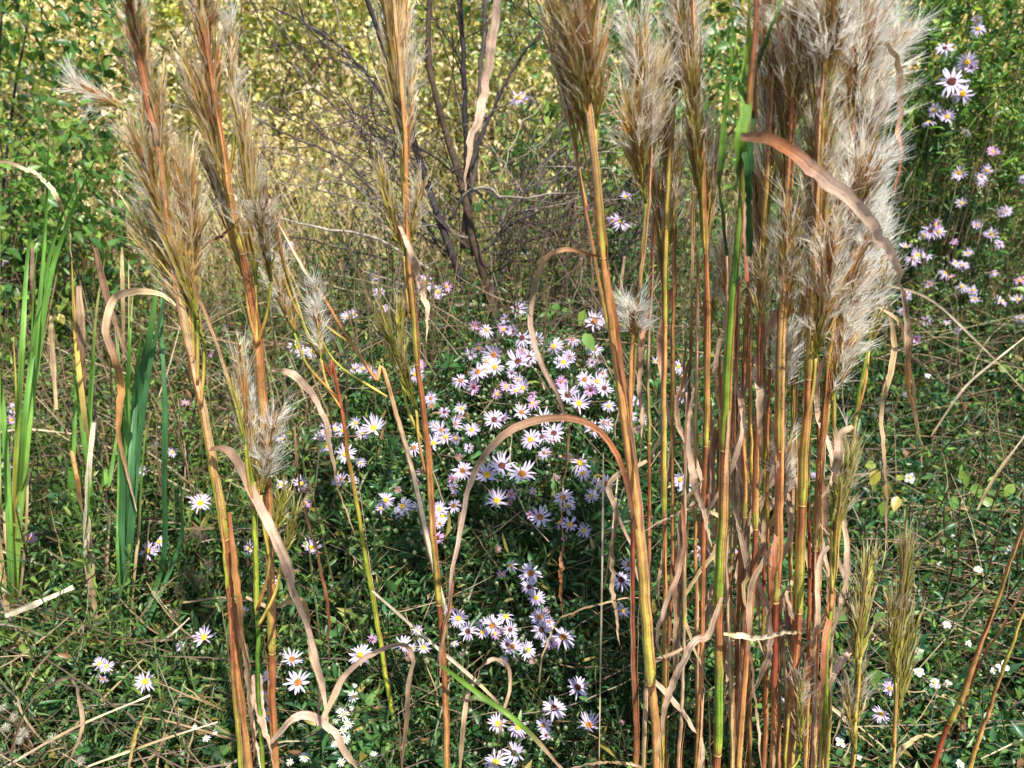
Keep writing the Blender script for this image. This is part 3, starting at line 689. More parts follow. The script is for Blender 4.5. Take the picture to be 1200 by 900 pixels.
def culm_build(parent, pts_px, Y, rpx, A, B, nodes, sheaths=2, leanY=.03):
    k = len(pts_px)
    c3 = [P(a[0], a[1], Y + leanY * (i / (k - 1) - .5)) for i, a in enumerate(pts_px)]
    last = c3[-1]; d = nrm(c3[-1] - c3[-2])
    zg = float(ground_z(last[0], last[1])); h = last[2] - zg
    c3.append(np.array([last[0] + d[0] / max(-d[2], .5) * h * .35, last[1], zg - .005]))
    m = 110; c = spline(np.array(c3), m)
    py0, py1 = pts_px[0][1], pts_px[-1][1]
    z = c[:, 2]; L = np.concatenate([[0], np.cumsum(np.linalg.norm(np.diff(c, axis=0), axis=1))])
    # nodes given as photo rows -> arc length where the culm crosses them
    rows = np.array([a[1] for a in pts_px]); 
    def arc(py):
        i = np.interp(py, rows, np.arange(k)); i0 = int(i); i1 = min(i0 + 1, k - 1)
        pt = c3[i0] * (1 - (i - i0)) + np.array(c3[i1]) * (i - i0)
        return L[np.linalg.norm(c - pt, axis=1).argmin()]
    nd = sorted([arc(y) for y in nodes]) + [L[-1] - .12]
    edges = [0] + nd + [L[-1] + .01]
    col = np.zeros((m, 3)); r = np.full(m, rpx * mpp(Y) * .80); r *= np.interp(L / L[-1], [0, .15, .4, 1], [.35, .6, 1, 1.1])
    c = c + np.cumsum(rng.normal(0, .0004, (m, 3)), 0) * np.array([1, 1, 0])
    ca, cb = K[A], K[B]
    for e0, e1 in zip(edges[:-1], edges[1:]):
        s = (L >= e0) & (L < e1); tt = (L[s] - e0) / (e1 - e0)     # 0 top of internode, 1 at its lower node
        stops = np.array([0, .18, .55, .88, 1]); cs = np.array([cb * .75, cb, ca, ca * .45 + K['lime'] * .55, K['yellow'] * .6 + K['lime'] * .5])
        col[s] = np.stack([np.interp(tt, stops, cs[:, q]) for q in range(3)], -1) * rng.uniform(.85, 1.12)
        r[s] *= np.interp(tt, [0, .08, .9, 1], [.86, .92, 1.05, 1.12])
    mb = MB(); tube(mb, c, r, col, 9)
    for e in nd[:-1]:
        i = int(np.clip(np.searchsorted(L, e), 1, m - 2)); pt = c[i]; tg = nrm(c[i + 1] - c[i - 1])
        rr = r[i] * 1.03; h = rr * .45
        tube(mb, pt + tg[None] * np.linspace(-h, h, 5)[:, None], rr * np.array([.9, 1.06, 1.1, 1.06, .9]), gradc([B, 'yellow', 'brown', 'red', 'rust'], 5), 9)
    culm = mb.build('culm', M_CULM, parent)
    # leaf sheaths wrapped along the culm: narrow folded strips lying just outside it
    for q in range(sheaths * 2 + 1):
        e = nd[int(rng.integers(0, len(nd)))]; i1 = int(np.clip(np.searchsorted(L, e) - 1, m // 5, m - 3)); i0 = max(0, i1 - int(rng.integers(m // 6, m // 2)))
        cc = c[i0:i1]; mm = len(cc); t = np.linspace(0, 1, mm)
        if mm < 6: continue
        ph = rng.uniform(-1.9, 1.9); off = np.array([math.sin(ph), -math.cos(ph) * .8, 0])
        dist = r[i0:i1] * (1.12 + np.maximum(0, .6 - t) ** 1.5 * rng.uniform(.5, 5)) + .0006
        pts = cc + off[None] * dist[:, None]
        w = np.maximum(r[i0:i1], .0016) * rng.uniform(.6, 1.5) * np.interp(t, [0, .1, .5, .95, 1], [.12, .5, 1, 1, .6])
        colr = gradc([random.choice(['rust', 'tan', 'red', 'pink']), random.choice(['orange', 'rust', 'tan', A]), random.choice(['lime', 'yellow', 'orange', 'rust', A])], mm)
        sb = MB(); ribbons(sb, pts[None], w[None], colr[None], off[None] * 1.0, fold=-.35)
        sb.build('sheath', M_CULM, parent)
    return c

STALKS = []
def stalk(label, Y, culm, r, A, B, nodes, plumes=(), lv=(), sheaths=2, group='bushy bluestem stalks', lean=.03):
    last = P(culm[-1][0], culm[-1][1], Y); 
    base = np.array([last[0], Y, float(ground_z(last[0], Y))])
    t = thing('bluestem_stalk', label, 'bluestem grass', base, group)
    culm_build(t, culm, Y, r, A, B, nodes, sheaths, lean)
    for p in plumes:
        bx, by, tx, ty, w = p[:5]; hair = p[5] if len(p) > 5 else .6; wh = p[6] if len(p) > 6 else .25; ol = p[7] if len(p) > 7 else .3
        dz = rng.normal(0, .012); dt = rng.normal(0, .025)
        plume(P(bx, by, Y + dz * .3), P(tx, ty, Y + dz + dt), w * mpp(Y), hair, wh, ol, t)
        # slender side branch joining the plume to the culm
        cp = np.array(culm, float); j = np.argsort(cp[:, 1]); yj = min(by + 75, cp[:, 1].max())
        xj = np.interp(yj, cp[j, 1], cp[j, 0]); 
        c = spline([P(xj, yj, Y), P((xj + bx) / 2 + (bx - xj) * .2, (yj + by) / 2, Y + dz * .2), P(bx, by, Y + dz * .3)], 10)
        mb = MB(); tube(mb, c, np.linspace(.0020, .0016, 10), gradc([random.choice(['orange', 'yellow', 'rust']), random.choice(['lime', 'yellow', 'olive'])], 10), 6)
        mb.build('side_branch', M_CULM, t)
    for l in lv: leaf_blade(t, *l[:1], Y - .006, *l[1:])
    return t

stalk('leftmost tall bluestem with orange lower stem and drooping pale tuft at its left', .86,
      [(146, -60), (168, 80), (188, 190), (207, 320), (228, 430), (245, 530), (264, 660), (292, 905)], 6.5, 'orange', 'rust', [418, 640],
      [(240, 400, 152, 232, 52, .7, .3, .5), (232, 375, 175, 205, 50, .7, .3, .45), (226, 350, 212, 165, 46, .8, .35, .3), (205, 292, 150, 130, 50, .7, .35, .3), (196, 240, 178, 70, 42, .6, .35, .2),
       (186, 170, 152, -10, 40, .7, .3, .1), (168, 80, 140, -70, 32, .4, .3, .0), (150, 128, 78, 98, 26, .9, .7, .1), (222, 340, 232, 240, 30, .6, .3, .2)],
      [([(141, 68), (160, 100), (182, 150), (190, 200), (194, 250), (212, 330)], 9, ['pink', 'pink', 'tan', 'orange', 'lime']),
       ([(246, 527), (270, 530), (300, 580), (330, 640), (352, 700), (376, 775), (388, 860)], 15, ['brown', 'pink', 'pink', 'pink', 'tan']),
       ([(292, 840), (303, 790), (310, 830), (330, 900)], 14, ['tan', 'pink', 'tan']),
       ([(270, 700), (288, 780), (296, 850), (310, 905)], 9, ['rust', 'tan', 'pink'])], 4)
stalk('second bluestem from the left, straight rust stem passing the white fluff tuft', .90,
      [(228, -60), (243, 60), (262, 190), (284, 300), (302, 410), (310, 520), (316, 640), (322, 905)], 6, 'orange', 'rust', [300, 560, 760],
      [(270, 235, 210, 40, 46, .6, .3, .3), (288, 330, 240, 172, 40, .6, .3, .4), (300, 330, 285, 110, 42, .7, .35, .3), (256, 170, 236, -20, 44, .4, .3, .1), (240, 70, 232, -80, 40, .3, .2, .0),
       (318, 330, 300, 225, 26, .9, .5, .3), (276, 140, 268, 20, 24, .9, .6, .1),
       (298, 560, 278, 400, 24, 1.0, .6, .3), (306, 580, 322, 480, 28, 1.5, .9, .1), (300, 540, 292, 455, 30, 1.6, .9, .1)],
      [([(318, 432), (345, 440), (370, 475), (386, 530), (402, 590), (412, 630)], 10, ['tan', 'pink', 'tan', 'brown']),
       ([(288, 700), (318, 712), (345, 700), (358, 715), (362, 760), (372, 800), (366, 850)], 8, ['tan', 'straw', 'tan', 'brown']),
       ([(318, 870), (350, 838), (385, 850), (415, 890), (440, 905)], 13, ['pink', 'pink', 'tan']),
       ([(235, 290), (265, 265), (290, 245), (303, 240)], 4, ['brown', 'rust'])], 4)
stalk('slender green bluestem stem leaning between the two left stalks', .84,
      [(214, 300), (240, 370), (266, 440), (288, 520), (300, 620), (302, 740), (305, 905)], 4, 'lime', 'green', [500, 720],
      [(288, 520, 268, 440, 18, .3, .1, .9), (318, 640, 336, 565, 34, .1, .1, 1.0), (330, 660, 352, 580, 24, .1, .1, 1.0)], (), 3)
stalk('thin orange bluestem bundled against the lower left of the left pair', .83,
      [(252, 560), (262, 640), (272, 740), (284, 905)], 4, 'lime', 'rust', [690], (), [([(268, 600), (276, 680), (283, 780), (290, 900)], 10, ['rust', 'orange', 'tan', 'rust'])], 3)
stalk('centre left bluestem, single slender stem with a long narrow plume at the top', .92,
      [(452, -60), (462, 60), (472, 180), (475, 300), (484, 420), (497, 540), (510, 680), (518, 790), (522, 905)], 5, 'orange', 'rust', [120, 425, 710],
      [(470, 170, 450, -70, 52, .5, .3, .3), (472, 150, 470, -40, 36, .6, .35, .2), (474, 300, 441, 190, 26, .3, .2, .6), (480, 292, 497, 195, 22, .8, .5, .4),
       (488, 480, 438, 345, 30, .1, .1, .95), (470, 440, 470, 342, 24, .3, .3, .8), (474, 210, 480, 70, 26, 1.0, .6, .1)],
      [([(468, 265), (480, 300), (490, 345), (491, 400)], 9, ['pink', 'pink', 'tan']),
       ([(540, 600), (532, 660), (524, 740), (518, 800)], 8, ['tan', 'rust', 'tan'])], 2)
stalk('thick orange bluestem in the middle with a broad brown plume at the top', .80,
      [(660, -60), (682, 60), (697, 190), (706, 310), (722, 440), (738, 560), (750, 680), (760, 800), (766, 905)], 8, 'orange', 'orange', [305, 800],
      [(694, 180, 640, -60, 60, .3, .2, .15), (698, 150, 668, -90, 70, .35, .25, .1), (700, 120, 690, -70, 50, .5, .3, .1), (690, 140, 655, -20, 44, .3, .2, .3)],
      [([(668, 95), (686, 200), (704, 320), (722, 410), (738, 520), (745, 640)], 8, ['rust', 'orange', 'rust', 'brown', 'rust']),
       ([(745, 620), (728, 545), (690, 495), (635, 487), (590, 505), (560, 545), (545, 600), (530, 690), (520, 760), (514, 830)], 9, ['brown', 'rust', 'brown', 'pink', 'pink', 'tan', 'tan']),
       ([(700, 300), (660, 293), (636, 310), (624, 360), (630, 420), (655, 475), (664, 520), (656, 590), (660, 660)], 7, ['rust', 'tan', 'pink', 'brown', 'brown', 'rust'])], 4)
stalk('thin rust stem running close along the left of the thick orange bluestem', .83,
      [(652, 70), (672, 160), (694, 280), (716, 400), (734, 520), (748, 640), (762, 790), (772, 905)], 3.5, 'rust', 'red', [400], [(676, 170, 640, -10, 36, .4, .3, .3)], (), 2)
stalk('bluestem with a pale fan shaped plume right of the thick orange stem', .88,
      [(765, 120), (758, 230), (748, 330), (738, 430), (740, 560), (742, 700), (745, 905)], 4, 'rust', 'red', [330, 600],
      [(757, 235, 730, 90, 56, 1.1, .6, .3), (760, 220, 765, 40, 60, 1.2, .65, .3), (764, 180, 745, 10, 50, 1.2, .7, .2), (745, 400, 742, 352, 26, 1.6, .9, .1)],
      [([(732, 300), (728, 360), (735, 440), (730, 520)], 5, ['tan', 'straw', 'tan'])], 2)
stalk('thin yellow green bluestem stem with a narrow plume, next right of the pale fan plume', .93,
      [(800, -40), (788, 130), (780, 300), (777, 470), (776, 660), (774, 905)], 4, 'yellow', 'orange', [380, 600],
      [(778, 335, 768, 170, 40, .8, .5, .4), (782, 300, 796, 150, 30, .8, .5, .3), (790, 130, 800, -50, 50, 1.2, .7, .1), (785, 220, 770, 80, 40, .9, .5, .3)], (), 3)
stalk('slim brown bluestem with olive plume, immediately left of the thick green stem', .90,
      [(806, -60), (816, 100), (826, 260), (830, 400), (826, 540), (822, 700), (814, 905)], 4, 'orange', 'rust', [300, 520],
      [(820, 230, 810, 50, 36, .6, .4, .5), (812, 130, 800, -40, 44, 1.1, .7, .2), (826, 300, 838, 130, 34, .8, .5, .3)],
      [([(812, 455), (806, 500), (812, 550), (828, 590), (838, 640)], 11, ['tan', 'pink', 'pink', 'tan']),
       ([(826, 560), (800, 600), (792, 700), (788, 800)], 9, ['tan', 'brown', 'tan'])], 3)
stalk('thick bright green bluestem stem with wide green leaf blades, in the right hand clump', .78,
      [(890, -60), (880, 100), (868, 260), (860, 400), (855, 510), (851, 620), (847, 720), (844, 905)], 7, 'green', 'rust', [535, 715, 885],
      (), [([(862, 330), (866, 240), (868, 160), (876, 60), (884, -30)], 17, ['dkgreen', 'green', 'green', 'lime']),
           ([(878, 300), (880, 200), (886, 100), (904, 40), (920, -20)], 12, ['dkgreen', 'dkgreen', 'dkgreen', 'green']),
           ([(875, 330), (872, 230), (878, 120), (884, -20)], 10, ['red', 'tan', 'rust', 'tan']),
           ([(852, 300), (848, 200), (852, 90), (846, -20)], 7, ['dkgreen', 'green', 'green']),
           ([(868, 160), (905, 165), (950, 200), (1000, 243), (1035, 285), (1058, 340)], 15, ['brown', 'rust', 'pink', 'pink', 'pink', 'tan'], 'leaf_blade', None, (-.02, -.04, -.06, -.07, -.07, -.06), 'long pink bent leaf crossing the white plumes', .12),
           ([(848, 742), (885, 748), (920, 742), (942, 738)], 9, ['straw', 'pale', 'straw']),
           ([(846, 700), (830, 745), (812, 760), (785, 830), (778, 905)], 10, ['tan', 'pink', 'tan', 'tan'])], 2)
stalk('rust bluestem stem just right of the thick green one, with a white topped plume', .88,
      [(908, 20), (898, 180), (892, 320), (888, 450), (884, 620), (874, 780), (868, 905)], 5, 'orange', 'rust', [345, 620],
      [(900, 250, 905, 60, 50, 1.2, .7, .2), (897, 330, 882, 170, 36, .9, .5, .3), (906, 120, 895, -60, 60, 1.3, .8, .1), (892, 400, 890, 290, 30, .6, .4, .3)],
      [([(930, 363), (908, 368), (898, 410), (905, 470), (911, 540)], 13, ['rust', 'pink', 'pink', 'tan', 'rust'])], 4)
stalk('tall rust red bluestem in the middle of the right hand clump', .86,
      [(938, -20), (925, 150), (916, 300), (910, 450), (908, 620), (907, 760), (906, 905)], 6, 'orange', 'red', [520, 700],
      [(922, 230, 918, 40, 56, 1.1, .6, .2), (918, 380, 932, 215, 50, .9, .6, .2), (928, 150, 940, -40, 60, 1.2, .7, .1), (914, 470, 924, 385, 30, 1.5, .9, .1), (912, 600, 924, 505, 26, 1.4, .8, .1)],
      [([(911, 540), (913, 600), (905, 660), (895, 760)], 9, ['pink', 'rust', 'tan']),
       ([(905, 640), (880, 690), (876, 760), (888, 830), (900, 900)], 9, ['tan', 'brown', 'tan'])], 5)
stalk('bluestem with olive and white plume stack, yellow green nodes, right of the red stem', .84,
      [(972, -20), (962, 140), (955, 300), (948, 440), (940, 560), (936, 700), (930, 800), (924, 905)], 6.5, 'yellow', 'rust', [450, 590, 715],
      [(962, 200, 948, -40, 66, 1.1, .5, .3), (958, 310, 962, 130, 66, 1.2, .6, .2), (956, 420, 978, 260, 60, 1.3, .7, .1), (966, 120, 985, -60, 60, 1.3, .8, .1), (938, 880, 936, 780, 26, .7, .5, .5)],
      [([(1000, 500), (985, 510), (974, 545), (966, 583)], 11, ['tan', 'pink', 'pink']),
       ([(972, 640), (960, 660), (955, 720), (946, 790), (930, 880)], 9, ['pink', 'tan', 'rust', 'brown'])], 5)
stalk('bluestem carrying the whitest fluffy plumes at the right side of the clump', .88,
      [(1022, -30), (1000, 120), (984, 280), (972, 400), (960, 500), (952, 640), (950, 760), (946, 905)], 5, 'orange', 'red', [430, 640],
      [(996, 170, 1008, -20, 60, 1.6, .9, .0), (990, 250, 1030, 90, 66, 1.8, 1, .0), (986, 310, 1024, 160, 66, 1.8, 1, .0), (980, 380, 1018, 240, 60, 1.9, 1, .0), (975, 420, 1010, 310, 56, 1.8, 1, .0),
       (972, 470, 1000, 370, 50, 1.3, .8, .1), (1008, 120, 1066, 20, 46, 1.6, .95, .1), (970, 330, 990, 190, 60, 1.6, .9, .1), (1000, 140, 1030, -40, 60, 1.5, .9, .0)],
      [([(1008, 60), (1030, 50), (1046, 70), (1051, 120), (1051, 180), (1048, 228)], 8, ['brown', 'tan', 'pink', 'rust', 'rust']),
       ([(1058, 340), (1066, 400), (1063, 440), (1074, 490), (1083, 525), (1082, 545)], 9, ['pink', 'tan', 'orange', 'tan', 'tan'])], 4)
stalk('green yellow slender bluestem bowing outward at the right edge of the clump', .92,
      [(1040, 270), (1022, 380), (1006, 470), (1000, 520), (985, 620), (972, 740), (962, 905)], 3.5, 'lime', 'yellow', [490],
      [(1018, 410, 1040, 300, 30, .9, .6, .6), (1020, 380, 1030, 230, 40, 1.5, .9, .2)],
      [([(1040, 350), (1050, 400), (1044, 450), (1038, 480), (1042, 560), (1044, 640)], 8, ['tan', 'straw', 'tan', 'brown', 'tan']),
       ([(1030, 360), (1055, 380), (1062, 440), (1068, 500)], 5, ['straw', 'tan', 'straw'])], 2)
stalk('short bluestem shoot with a green tuft under the pink bent leaf, right of the clump', .84,
      [(985, 560), (978, 640), (972, 740), (966, 905)], 4, 'green', 'lime', [680],
      [(976, 640, 1000, 505, 44, .8, .5, .9), (974, 620, 984, 540, 24, .2, .2, 1.0)], [([(978, 610), (972, 700), (962, 800), (955, 900)], 9, ['brown', 'rust', 'tan'])], 2)
stalk('low olive bluestem plume at bottom right, the left of the small pair', .82,
      [(1016, 660), (1008, 740), (1003, 820), (998, 905)], 3, 'olive', 'brown', [800], [(1008, 770, 1018, 640, 42, .3, .2, .9), (1006, 790, 996, 690, 34, .3, .2, .8), (1004, 850, 1010, 770, 26, .9, .5, .5), (1002, 880, 990, 800, 22, .5, .4, .6)], (), 1)
stalk('low olive bluestem plume at bottom right, the taller right one of the small pair', .84,
      [(1062, 630), (1052, 760), (1048, 830), (1046, 905)], 3, 'olive', 'brown', [820], [(1052, 790, 1062, 615, 40, .25, .2, .9), (1050, 800, 1042, 690, 34, .2, .2, .9), (1049, 850, 1072, 710, 34, .2, .2, .9)], (), 1)
stalk('leaning bare bluestem stem at the lower right corner, left one with a bright node', .80,
      [(1222, 575), (1190, 650), (1168, 715), (1138, 800), (1098, 905)], 5, 'orange', 'red', [712, 850], (), [([(1215, 640), (1196, 700), (1150, 790), (1120, 905)], 5, ['tan', 'rust', 'red'])], 1)
stalk('leaning bare bluestem stem closest to the lower right corner', .83, [(1226, 660), (1196, 735), (1170, 810), (1138, 905)], 4, 'yellow', 'orange', [790], (), (), 1)
stalk('thin leaning orange bluestem behind the left pair, slanting down towards the centre', 1.15,
      [(312, 235), (345, 300), (378, 350), (405, 392), (440, 445), (462, 478)], 4, 'pale', 'orange', [345], [(345, 330, 322, 290, 20, .8, .5, .3), (372, 390, 366, 330, 20, 1, .8, .2)], (), 1)
stalk('tall thin reddish bluestem behind the left pair with small pale tufts', 1.08,
      [(318, 250), (336, 320), (358, 390), (385, 440), (400, 480)], 3.5, 'lime', 'red', [410], [(345, 390, 322, 318, 26, .8, .6, .3), (376, 420, 372, 355, 18, 1.2, .9, .1), (330, 300, 300, 210, 30, .6, .5, .2)], (), 1)
# extra stems filling the foot of the right hand clump
for (x0, x1, yt, lab, A, B) in [(838, 832, 560, 'dry tan stem at the left foot of the right hand clump', 'orange', 'red'), (862, 858, 500, 'narrow red stem hidden behind the thick green bluestem', 'red', 'rust'),
                            (896, 890, 520, 'narrow orange stem between the rust and the red stems low in the clump', 'orange', 'rust'), (928, 918, 560, 'narrow yellow stem right of the red stem low in the clump', 'yellow', 'rust'),
                            (962, 956, 600, 'dark brown stem at the right foot of the right hand clump', 'brown', 'red'), (800, 792, 640, 'dry straw stem a little left of the right hand clump', 'tan', 'tan'),
                            (786, 772, 400, 'thin rust stem behind the yellow green stem', 'rust', 'orange'),
                            (878, 880, 470, 'orange stem half hidden between the rust stem and its right neighbour', 'orange', 'tan'), (918, 928, 440, 'tan stem with loose curling leaf between the red stem and the yellow noded one', 'tan', 'rust'),
                            (946, 940, 480, 'orange stem crossing behind the yellow noded bluestem', 'orange', 'red'), (975, 968, 450, 'thin olive stem behind the green tuft right of the clump', 'lime', 'olive'),
                            (812, 820, 470, 'pale tan stem behind the slim brown bluestem', 'tan', 'orange'), (758, 752, 420, 'thin tan stem right behind the fan plume bluestem', 'tan', 'rust'),
                            (850, 856, 430, 'faded straw stem behind the thick green bluestem', 'straw', 'tan')]:
    stalk(lab, .90 + rng.uniform(0, .10), [(x0 + rng.normal(0, 4) + 6, yt - 180), (x0 + 2, yt), (x0, (yt + 900) / 2), (x1, 905)], 3.2, A, B, [yt + 90], (),
          [([(x0, yt + 120), (x0 + rng.normal(0, 25), yt + 150), (x0 + rng.normal(0, 30), yt + 230), (x0 + rng.normal(0, 30), yt + 320)], 8, ['tan', random.choice(['pink', 'straw']), 'tan']), ([(x0, yt - 60), (x0 + rng.normal(0, 14), yt + 20), (x0 + rng.normal(0, 22), yt + 110), (x0 + rng.normal(0, 30), yt + 160)], 7, [random.choice(['rust', 'tan']), 'pink', random.choice(['tan', 'straw'])])], 5)

for k in range(9):
    x0 = 806 + k * 18 + rng.normal(0, 5); yt = rng.uniform(330, 560)
    stalk('thin dry reddish stem packed deep inside the right hand bluestem clump', .95 + rng.uniform(0, .14), [(x0 + rng.normal(8, 8), yt - 150), (x0 + rng.normal(3, 5), yt + 40), (x0, (yt + 900) / 2), (x0 + rng.normal(-6, 6), 905)],
          rng.uniform(2.6, 4.6), random.choice(['orange', 'tan', 'rust', 'lime']), random.choice(['red', 'rust', 'brown']), [yt + 60, yt + 230],
          [(x0 + 4, yt - 20, x0 + rng.normal(8, 14), yt - 150, 26, .7, .4, .2)] if k % 2 else (),
          [([(x0 + 2, yt + 40 + q * 130), (x0 + rng.normal(0, 12), yt + 90 + q * 130), (x0 + rng.normal(0, 22), yt + 170 + q * 130), (x0 + rng.normal(0, 26), yt + 240 + q * 130)], rng.uniform(6, 10), [random.choice(['rust', 'tan', 'brown']), 'pink', random.choice(['tan', 'straw', 'rust'])]) for q in range(2)], 4, 'packed stems inside the right hand clump')
# loose dry leaves of their own
def loose(label, pts, Y, w, keys, name='dry_leaf', cat='dry leaf', mt=None, group='dry fallen leaves and straws', tw=.5, tip=.1, dY=()):
    c = [P(a[0], a[1], Y) for a in pts]; root = np.mean(c, 0)
    o = leaf_blade(None, pts, Y, w, keys, name, mt, dY=dY, twist=tw, tipw=tip)
    tag(o, label, cat, group); return o
loose('long pink dry grass leaf hanging down at the top centre among the shrub twigs', [(586, -30), (575, 50), (562, 110), (550, 160), (543, 222)], 1.0, 12, ['pink', 'pink', 'pink', 'tan'])
loose('arched brown leaf curving over in a hoop at the bottom left', [(12, 880), (28, 835), (55, 800), (82, 795), (92, 830), (88, 865), (68, 905)], 1.0, 9, ['brown', 'tan', 'pink', 'tan', 'brown'])
loose('arched pinkish dry leaf bending over between bottom left stems and bottom centre', [(375, 850), (405, 790), (440, 762), (470, 752), (483, 765), (478, 810), (472, 905)], .93, 11, ['tan', 'pink', 'pink', 'tan', 'brown', 'brown'])
loose('thin arched tan leaf making a small hook under the low aster bunch', [(538, 905), (546, 840), (558, 800), (578, 772), (600, 776), (603, 805), (592, 850), (586, 900)], .92, 8, ['straw', 'tan', 'pink', 'tan', 'brown'])
loose('thin curved straw rising from the low aster bunch to the thick orange stem', [(632, 800), (640, 760), (662, 722), (710, 700), (770, 690)], .92, 4, ['tan', 'straw', 'tan'])
loose('long green strap leaf with a dry tip lying diagonally at the bottom centre', [(518, 780), (560, 812), (605, 845), (640, 880), (665, 910)], .90, 9, ['green', 'green', 'green', 'tan', 'pink'], mt=M_BLADE, cat='grass leaf', tw=.2)
loose('long pale straight straw running diagonally behind the green strap leaf', [(436, 692), (500, 748), (560, 800), (610, 850), (668, 910)], .97, 5, ['pale', 'pale', 'straw', 'pale'], 'straw', 'straw', tw=.1, tip=.8)
loose('pinkish dry leaf hook at the bottom, right of the strap leaf', [(655, 905), (700, 898), (740, 898), (765, 905)], .85, 8, ['pink', 'straw', 'tan'])
loose('brown hanging leaf between the low asters and thick orange stem', [(722, 600), (720, 680), (724, 760)], .93, 7, ['brown', 'tan', 'tan'])
loose('broad short broken reed lying pale at the left edge', [(6, 722), (45, 706), (86, 688)], 1.25, 9, ['pale', 'pale', 'pale'], 'broken_reed', 'broken reed', tw=.1, tip=.9)
loose('pale straw slanting up at the bottom left, the longer of two', [(36, 900), (100, 838), (168, 772)], 1.08, 4, ['pale', 'straw', 'straw'], 'straw', 'straw', tw=.1, tip=.6)
loose('pale straw slanting more gently below the long one at bottom left', [(4, 900), (90, 852), (176, 815)], 1.03, 5, ['pale', 'straw', 'pale'], 'straw', 'straw', tw=.1, tip=.7)
loose('thin pale straw lowest at the bottom left edge', [(98, 900), (180, 870), (255, 846)], 1.0, 4, ['pale', 'straw', 'pale'], 'straw', 'straw', tw=.1, tip=.7)
loose('yellowish narrow leaf standing up near the bottom left', [(150, 905), (158, 862), (174, 820)], .97, 6, ['straw', 'yellow', 'straw'])
loose('short pale stick pointing up left of the lilac aster, bottom left', [(188, 752), (205, 740), (222, 724)], 1.15, 3.5, ['pale', 'pale'], 'straw', 'straw', tw=.1, tip=.8)
loose('pale straw crossing level at the left edge below the cattail leaves', [(-10, 508), (30, 503), (84, 508)], 1.6, 3, ['pale', 'pale', 'straw'], 'straw', 'straw', tw=.1, tip=.7)
loose('upright white straw right behind the thick orange stem, lower down', [(707, 530), (706, 640), (704, 760), (702, 905)], .96, 3, ['pale', 'pale', 'straw'], 'straw', 'straw', tw=.1, tip=.8)
loose('slanting white straw joining the upright one behind the orange stem', [(724, 560), (716, 640), (708, 690)], .97, 3, ['pale', 'straw'], 'straw', 'straw', tw=.1, tip=.8)
loose('long thin pale straw falling to the right edge across the dark bank', [(1020, 330), (1085, 348), (1140, 395), (1205, 462)], 1.5, 3.2, ['straw', 'pale', 'straw'], 'straw', 'straw', tw=.1, tip=.8)
loose('thin pale straw rising to the right edge across the dark bank', [(1092, 510), (1130, 455), (1170, 420), (1205, 392)], 1.55, 3, ['straw', 'pale', 'straw'], 'straw', 'straw', tw=.1, tip=.8)
loose('pale straw rising steeply to the right edge, above the leaning bare stems', [(1145, 598), (1165, 560), (1205, 505)], 1.5, 4, ['straw', 'straw', 'pale'], 'straw', 'straw', tw=.1, tip=.8)
loose('curved pale dry leaf at bottom right between the small plumes and corner', [(1040, 905), (1065, 875), (1095, 866), (1110, 868)], .9, 7, ['pale', 'straw', 'straw'])
loose('pink dry leaf beside the low olive plume, bending up from the clump', [(962, 830), (975, 790), (995, 765), (1020, 740), (1050, 715)], .88, 10, ['tan', 'pink', 'pink', 'straw'])
loose('pale straw leaning into the left of the right hand clump', [(760, 545), (790, 480), (815, 430)], 1.1, 5, ['straw', 'pink', 'straw'])
loose('long pale bent grass leaf arching at the top left over the cattails', [(-10, 185), (30, 198), (60, 225), (78, 262), (84, 300)], 1.4, 6, ['straw', 'pale', 'straw', 'tan'])
loose('brown twisting leaf dangling at the centre right of the asters', [(660, 640), (655, 680), (662, 720)], .95, 6, ['brown', 'rust', 'brown'])
loose('dark thin dry leaf curving down from the left bluestem pair', [(345, 500), (352, 560), (372, 640), (390, 720), (388, 800)], .98, 5, ['brown', 'brown', 'rust', 'brown'])

# ------------------------------------------------------------------ cattails and dead reeds
def cattail(label, base_px, Y, blades):
    b = P(base_px[0], base_px[1], Y); base = np.array([b[0], Y, float(ground_z(b[0], Y))])
    t = thing('cattail_plant', label, 'cattail', base, 'green cattails')
    blades = list(blades)
    for q in range(4):
        x0 = base_px[0] + rng.normal(0, 16); tp = rng.uniform(210, 480); dx = rng.normal(8, 26)
        blades.append(([(x0, base_px[1] - 50), (x0 + dx * .2, (base_px[1] + tp) / 2 + 40), (x0 + dx * .55, tp + 70), (x0 + dx, tp)], rng.uniform(4, 7), [random.choice(['cat', 'cat2', 'straw']), 'cat', random.choice(['cat', 'cat2', 'yellow', 'straw'])]))
    for pts, w, keys in blades:
        zb = P(pts[0][0], pts[0][1], Y)
        # carry the blade down to the ground
        low = (base_px[0] + (pts[0][0] - base_px[0]) * .3, base_px[1] + 45)
        leaf_blade(t, [low] + list(pts), Y, w, [keys[0]] + list(keys), 'leaf_blade', M_BLADE, twist=.25, tipw=.05, dY=[0] + list(rng.normal(0, .03, len(pts))), basew=.9)
K['cat'] = np.array((.15, .32, .06)); K['blue'] = np.array((.065, .175, .065)); K['cat2'] = np.array((.20, .33, .06))
cattail('light green cattail with long narrow leaves at the left edge', (16, 680), 1.35,
        [([(16, 640), (20, 520), (26, 400), (32, 300), (45, 210)], 8, ['yellow', 'cat2', 'cat', 'cat']), ([(18, 640), (28, 500), (44, 370), (66, 270), (99, 192)], 8, ['cat2', 'cat', 'cat', 'cat']),
         ([(20, 650), (32, 520), (54, 350), (76, 270), (118, 172)], 9, ['cat2', 'cat', 'cat']), ([(12, 660), (8, 560), (0, 450), (-20, 350)], 9, ['cat', 'cat']),
         ([(24, 600), (40, 420), (52, 280), (58, 138)], 7, ['cat', 'cat', 'cat'])])
